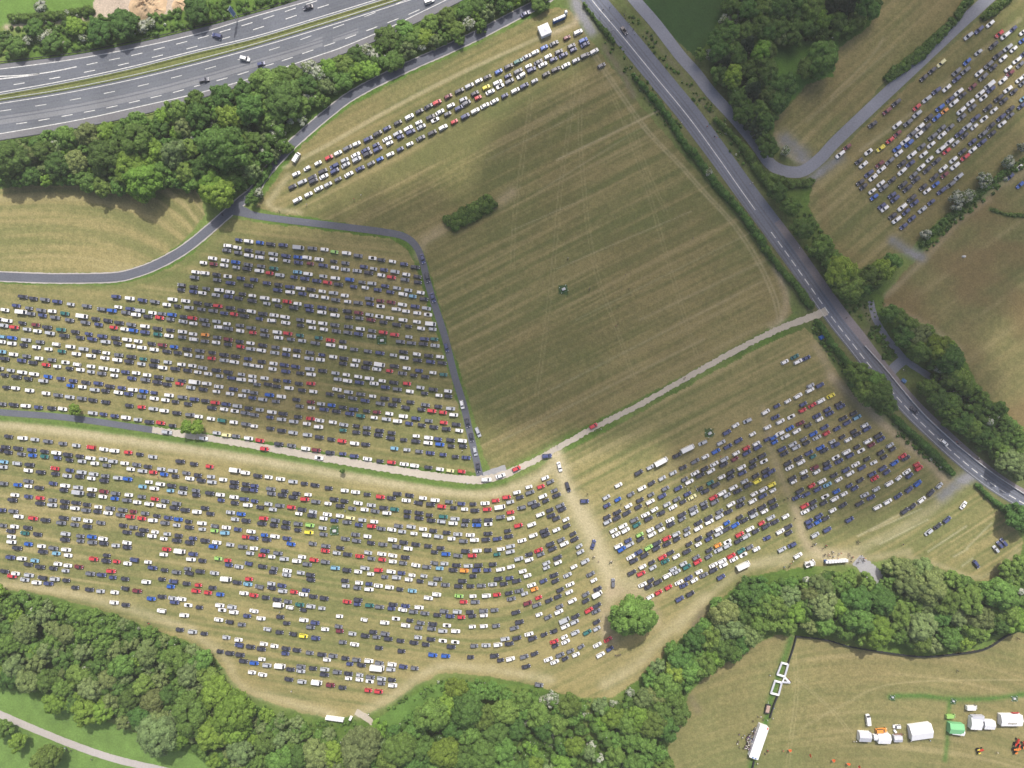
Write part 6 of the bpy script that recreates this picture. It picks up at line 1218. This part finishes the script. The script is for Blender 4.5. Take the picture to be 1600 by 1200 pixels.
# tractors on show
def tractor(x, y, rz, label, m, m2, s=1.0):
    r = root('tractor', (wx(x), wy(y), 0), rz, label, 'tractor', 'old tractors in the show field', s)
    b = Geo(); b.box((.75, 0, 1.0), (1.7, .6, .6), taper=.9); b.box((-.4, 0, .8), (1.0, .5, .5)); put('bonnet', b.mesh('tractor_bonnet', [M[m]]), r)
    for sy in (-1, 1):
        w = Geo(); w.tube((-.7, sy * .55, .72), (-.7, sy * .95, .72), .72, .72, 16); put('rear_wheel', w.mesh('rear_wheel', [M['black']]), r)
        w = Geo(); w.tube((1.25, sy * .5, .38), (1.25, sy * .72, .38), .38, .38, 12); put('front_wheel', w.mesh('front_wheel', [M['black']]), r)
        f = Geo(); f.box((-.7, sy * .75, 1.5), (1.1, .5, .08)); put('mudguard', f.mesh('mudguard', [M[m2]]), r)
    q = Geo(); q.box((-.75, 0, 1.15), (.45, .5, .12)); q.box((-.95, 0, 1.35), (.08, .5, .4)); put('seat', q.mesh('tractor_seat', [M['black']]), r)
    e = Geo(); e.tube((1.0, .12, 1.25), (1.0, .12, 2.0), .05, .05); put('exhaust', e.mesh('exhaust', [M['black']]), r)
tractor(1529, 1171, math.radians(15), 'old red tractor with yellow mudguards in the show field', 'redmachine', 'yellowmachine', 1.0); tractor(1587, 1159, math.radians(70), 'red tractor at the frame edge of the show field', 'redmachine', 'redmachine', 1.15); tractor(1586, 1170, math.radians(20), 'orange tractor just below the red tractor', 'orangemachine', 'orangemachine', 1.1); tractor(1598, 1163, math.radians(100), 'red tractor half out of the picture by the orange tractor', 'redmachine', 'orangemachine', 1.0)
for k, (x, y, a) in enumerate(((1230, 1170, .1), (1263, 1179, 1.1), (1298, 1186, .3), (1321, 1191, .0), (1339, 1197, 1.0))):
    r = root('flag', (wx(x), wy(y), 0), a, f'orange feather flag in the show field, {nth(k)} from the left', 'flag', 'orange flags in the show field')
    g = Geo(); g.tube((0, 0, 0), (0, 0, 3.0), .04, .025, 6); put('pole', g.mesh('flag_pole', [M['steel']]), r)
    g = Geo(); g.add([(0.03, 0, .8), (.8, .15, 1.0), (1.3, .5, 2.0), (.9, .3, 2.8), (.03, 0, 3.0), (0.03, .04, .8), (.8, .19, 1.0), (1.3, .54, 2.0), (.9, .34, 2.8), (.03, .04, 3.0)], [(0, 1, 2, 3, 4), (9, 8, 7, 6, 5), (0, 5, 6, 1), (1, 6, 7, 2), (2, 7, 8, 3), (3, 8, 9, 4), (4, 9, 5, 0)]); put('cloth', g.mesh('flag_cloth', [M['orangefab']]), r)
def tarp(x, y, l, w, rz, m, label):
    g = Geo(); g.box((0, 0, .55), (l, w, 1.1), taper=.8); g.box((.1, .05, 1.15), (l * .55, w * .5, .25), taper=.6, rot=.3)
    tag(put('covered_load', g.mesh('covered_load', [M[m]]), None, (wx(x), wy(y), 0), rz), label, 'covered load')
tarp(1283, 527, 2.2, 1.8, .5, 'blueplastic', 'bright blue covered load in the hedge by the track mouth'); tarp(1411.5, 595, 2.0, 1.6, -.6, 'signblue', 'dull blue covered load beside the footway under trees'); tarp(1505, 401, 1.3, .8, -.2, 'white', 'small white sack alone in the brown field')

# ------------------------------------------------------------------ people
def person_mesh(pose, cols):
    """one continuous skinned figure; cols: skin, hair, top, legs, shoes"""
    st = {'stand': (.06, .06, .05), 'walk': (.28, -.26, .22), 'walk2': (-.22, .26, -.18)}[pose]
    J = [(0, 0, .95, .135), (0, 0, 1.15, .125), (0, 0, 1.36, .145), (0, 0, 1.46, .075), (.01, 0, 1.53, .062), (.03, 0, 1.62, .098), (.02, 0, 1.70, .085)]
    E = [(0, 1), (1, 2), (2, 3), (3, 4), (4, 5), (5, 6)]
    def limb(root_i, pts):
        p = root_i
        for q in pts: J.append(q); E.append((p, len(J) - 1)); p = len(J) - 1
    for sy, lx, ax in ((1, st[0], -st[2]), (-1, st[1], st[2])):
        limb(0, [(lx * .1, sy * .10, .86, .095), (lx * .55 + .03, sy * .105, .48, .062), (lx * .9 - .02, sy * .11, .10, .045), (lx * .9 + .14, sy * .12, .045, .042)])
        limb(2, [(0, sy * .19, 1.39, .062), (ax * .45 - .02, sy * .24, 1.12, .046), (ax + .06, sy * .25, .88, .036), (ax + .10, sy * .24, .79, .034)])
    me = bpy.data.meshes.new('person'); me.from_pydata([j[:3] for j in J], E, []); me.update()
    o = bpy.data.objects.new('person_form', me); COL.objects.link(o)
    sk = o.modifiers.new('Skin', 'SKIN'); sd = o.modifiers.new('Subsurf', 'SUBSURF'); sd.levels = 1
    sv = me.skin_vertices
    if not len(sv):
        me.attributes  # created by the modifier below
        bpy.context.view_layer.objects.active = o
    for k, v in enumerate(me.skin_vertices[0].data): v.radius = (J[k][3], J[k][3]); v.use_root = (k == 0)
    dg = bpy.context.evaluated_depsgraph_get(); out = bpy.data.meshes.new_from_object(o.evaluated_get(dg)); bpy.data.objects.remove(o)
    out.name = 'person'; out.materials.clear()
    for c in cols: out.materials.append(c)
    for p in out.polygons:
        z = p.center.z; y = abs(p.center.y)
        if z > 1.66 or (z > 1.56 and p.center.x < -.02): m = 1
        elif z > 1.46: m = 0
        elif y > .20 and z < 1.02: m = 0
        elif z > .93: m = 2
        elif z > .09: m = 3
        else: m = 4
        p.material_index = m; p.use_smooth = True
    return out
M['skin'] = plain('skin', (.46, .28, .20), .6, .3); M['hair'] = plain('brown_hair', (.05, .03, .02), .7, .2); M['fair'] = plain('fair_hair', (.30, .22, .12), .7, .2)
CL = {'white': (.75, .75, .74), 'black': (.015, .015, .017), 'dark blue': (.02, .03, .09), 'red': (.42, .03, .03), 'grey': (.22, .22, .24), 'purple': (.16, .09, .24), 'tan': (.38, .28, .17), 'pale blue': (.35, .45, .6)}
for k, c in CL.items(): M['cl_' + k] = plain('cloth_' + k.replace(' ', '_'), c, .85, .1)
LOOK = [('stand', 'white', 'dark blue', 'hair'), ('walk', 'black', 'dark blue', 'hair'), ('walk2', 'red', 'grey', 'fair'), ('walk', 'grey', 'black', 'fair'), ('stand', 'purple', 'black', 'hair'), ('walk2', 'white', 'tan', 'hair'), ('walk', 'dark blue', 'tan', 'fair'), ('stand', 'pale blue', 'dark blue', 'fair')]
PM = []
for p, a, b, h in LOOK: PM.append(person_mesh(p, [M['skin'], M[h], M['cl_' + a], M['cl_' + b], M['black']]))
def zp(ox, oy, k, txt): return [(ox + float(a) / k, oy + float(b) / k) for a, b in re.findall(r'([\d.]+),([\d.]+)', txt)]
PEOPLE = [('on upper main road', zp(800, 0, 4, "610,50 568,65 548,110 618,130 625,195 700,100 706,120 722,145 730,155 755,190 765,215 1058,770 1215,795 1262,858 1275,865 1500,1145 1485,1152")),
 ('by lower main road', zp(1200, 300, 4, "190,352 450,668 485,788 360,998 838,1110 845,1118") + zp(1200, 600, 4, "1110,300 1170,360 1178,372 1198,370 1308,462 1312,470")),
 ('in mown field', zp(800, 300, 4, "350,415 346,424 708,518 484,604 480,614 730,606 660,826 648,838 1128,290") + zp(400, 300, 4, "148,122 614,45 318,80 658,22")),
 ('on gravel track', [(1068, 592), (1075.5, 593.5), (1070, 590)] + zp(800, 600, 4, "286,390 520,292 545,284 555,280") + [(348, 335), (349, 337)]),
 ('in trodden aisle', zp(800, 600, 4, "470,685 505,1080 515,1074 540,1106 610,1112 618,1104 624,1108")),
 ('among roadside car rows', zp(800, 600, 4, "740,702 1215,472 1092,655 1115,648 1145,640 830,770 590,772 1300,450 680,750 850,760 1080,640") + zp(1200, 600, 4, "120,715 100,722 165,838 838,1000")),
 ('at woodland gate', zp(1200, 830, 8.89, "600,205 625,170 655,165 640,180 755,235 795,190 805,203 770,330 787,318 838,308 830,326 850,346 885,278 897,290 890,356 902,344 960,370 975,308 1000,300 1112,308 1120,332 1155,362 1168,350 1075,390 1140,415 1230,430 1255,424 1265,375 1295,335 1305,375 1315,402 1332,370 1325,408 1240,130 1260,150 1230,152 215,488 225,498 290,482 310,442 340,410")),
 ('on footpath', zp(0, 900, 4, "415,1068 422,1078 450,1086 578,1140")),
 ('in lower car park', zp(0, 900, 4, "928,288 938,292") + zp(400, 900, 4, "225,715 706,858 152,222") + zp(800, 900, 4, "645,490 655,493 665,488 675,486") + zp(400, 600, 4, "1290,415 660,32 1250,728 1248,736 740,830 560,792") + zp(0, 600, 4, "840,568 992,580 1540,280")),
 ('in show field', zp(1200, 900, 4, "1552,382 1560,388 1180,588 135,655 128,640 1427,1098 90,1085 530,1028 545,1026 1005,1022 885,1025 1420,1200 600,968 630,965 1385,895 838,985") + zp(1130, 1020, 6.66, "480,225 455,1005 462,1012 430,1042 350,1140 410,690 452,692 510,672 385,655 355,658 305,702 520,568"))]
pr = random.Random(3); crowd = []
poly = [(1180.5, 1133.5), (1186.5, 1132.8), (1171.5, 1171), (1162.5, 1167.5), (1167, 1148)]
while len(crowd) < 78:
    x, y = pr.uniform(1160, 1188), pr.uniform(1131, 1172)
    if pin(poly, x, y) and all(math.hypot(x - a, y - b) < 0 or math.hypot(x - a, y - b) > 1.7 for a, b in crowd): crowd.append((x, y))
    elif len(crowd) > 55 and pr.random() < .002: break
PEOPLE.append(('in marquee crowd', crowd + zp(1130, 1020, 6.66, "160,838 150,915 140,935 165,970 205,985 195,870 215,850 235,880")))
for where, P in PEOPLE:
    it = []
    for x, y in P:
        k = pr.choice((0, 4, 5, 7, 0, 4, 1)) if 'crowd' in where else pr.choice((0, 1, 1, 2, 3, 5, 6, 7)); it.append((x, y, k))
    by = {}
    for x, y, k in it:
        c = LOOK[k]; by.setdefault(f"{'person standing' if c[0] == 'stand' else 'walker'} in {c[1]} top, {c[2]} trousers, {where}", []).append((x, y, k))
    for lb, q in by.items():
        q.sort()
        for i, (x, y, k) in enumerate(q):
            s = lb if len(q) == 1 else lb + f", {nth(i)} from left"
            o = put('person', PM[k], None, (wx(x), wy(y), 0), pr.uniform(0, 6.28), pr.uniform(.96, 1.06)); tag(o, s, 'person', 'people ' + where)
SUN_STRENGTH, SKY_STRENGTH, EXPOSURE = 4.1, 0.15, 0.0
HAZE = 0.00022
CLOUDS = []
for cx, cy, rx, ry, tau in ((1430, 330, 125, 125, .80), (1240, 20, 95, 75, .34), (930, 320, 120, 100, .38), (900, 520, 62, 48, .38), (480, 520, 125, 66, .23), (1340, 680, 70, 48, .28), (1130, 640, 62, 40, .26)):
    for k, f in ((1.0, .30), (.86, .28), (.68, .24), (.46, .18)): CLOUDS.append((cx, cy, rx * k, ry * k, tau * f))
# ------------------------------------------------------------------ broken cloud above the drone, sun, sky, camera
SUN_EL, SUN_AZ = 51.0, 8.0          # degrees; azimuth measured from the top of the picture towards its right
sx_, sy_ = math.sin(math.radians(SUN_AZ)), math.cos(math.radians(SUN_AZ))
def cloud_mat(name, dens):
    m = bpy.data.materials.new(name); m.use_nodes = True; nt = m.node_tree; nt.nodes.remove(nt.nodes["Principled BSDF"])
    v = nt.nodes.new("ShaderNodeVolumePrincipled"); v.inputs["Density"].default_value = dens; v.inputs["Color"].default_value = (.92, .93, .95, 1); v.inputs["Anisotropy"].default_value = .6
    nt.links.new(v.outputs[0], nt.nodes["Material Output"].inputs["Volume"]); return m
CV, CF = ico(3)
CZ = 1100.0
def cloud(px, py, rx, ry, tau, rot=0.0):
    """puff whose shadow falls round the photo point px, py; rx, ry metres; tau optical depth through its middle"""
    rz = 40.0; k = CZ / math.tan(math.radians(SUN_EL)); sc = 1.0
    slant = 2 * rz / math.sin(math.radians(SUN_EL))
    me = mesh_np('cloud', CV * np.array([rx, ry, rz]), None, CF, [cloud_mat('cloud_vapour', tau / slant)])
    o = put('cloud', me, None, (wx(px) + sx_ * k, wy(py) + sy_ * k, CZ), rot); tag(o, kind='structure')
for a in CLOUDS: cloud(*a)
sky = world.node_tree.nodes.new("ShaderNodeTexSky"); sky.sky_type = 'NISHITA'; sky.sun_disc = False
sky.sun_elevation = math.radians(SUN_EL); sky.sun_rotation = math.radians(SUN_AZ); sky.air_density = 1.0; sky.dust_density = 5.0; sky.ozone_density = 0.7
bg = world.node_tree.nodes["Background"]; bg.inputs["Strength"].default_value = SKY_STRENGTH
world.node_tree.links.new(sky.outputs[0], bg.inputs["Color"])
sl = bpy.data.lights.new("sun", 'SUN'); sl.energy = SUN_STRENGTH; sl.angle = math.radians(0.53); sl.color = (1.0, .955, .885)
so = bpy.data.objects.new("sun", sl); COL.objects.link(so); so.location = (0, 300, 400)
from mathutils import Vector
dirv = Vector((sx_ * math.cos(math.radians(SUN_EL)), sy_ * math.cos(math.radians(SUN_EL)), math.sin(math.radians(SUN_EL))))
so.rotation_euler = dirv.to_track_quat('Z', 'Y').to_euler()
if HAZE > 0:
    g = Geo(); g.box((0, 0, 158.0), (1400, 1100, 320)); hm = bpy.data.materials.new('haze_air'); hm.use_nodes = True; nt = hm.node_tree; nt.nodes.remove(nt.nodes["Principled BSDF"])
    v = nt.nodes.new("ShaderNodeVolumePrincipled"); v.inputs["Density"].default_value = HAZE; v.inputs["Color"].default_value = (.96, .965, .98, 1); v.inputs["Anisotropy"].default_value = .2
    nt.links.new(v.outputs[0], nt.nodes["Material Output"].inputs["Volume"]); tag(put('haze', g.mesh('haze', [hm])), kind='stuff')
cam = bpy.data.cameras.new("camera"); co = bpy.data.objects.new("camera", cam); COL.objects.link(co)
co.location = (0, 0, H); co.rotation_euler = (0, 0, 0)
cam.sensor_fit = 'HORIZONTAL'; cam.angle = 2 * math.atan(800 * S / H); cam.clip_start = 1.0; cam.clip_end = 20000
scene.camera = co
scene.view_settings.exposure = EXPOSURE
scene.cycles.max_bounces = 5; scene.cycles.diffuse_bounces = 2; scene.cycles.glossy_bounces = 2; scene.cycles.transmission_bounces = 2; scene.cycles.volume_bounces = 0; scene.cycles.transparent_max_bounces = 8
scene.cycles.use_adaptive_sampling = True; scene.cycles.adaptive_threshold = 0.015
try: scene.cycles.use_denoising = True; scene.cycles.denoiser = 'OPENIMAGEDENOISE'
except Exception: pass

LONG = [o['label'] for o in scene.objects if o.parent is None and 'label' in o and len(re.split(r'[\s]+', o['label'])) > 16]
print('LONG', len(LONG), LONG[:12])
_c = {}
for o in scene.objects:
    if o.parent is None and 'label' in o: _c[o['label']] = _c.get(o['label'], 0) + 1
print('DUP', [(k, v) for k, v in _c.items() if v > 1][:12])
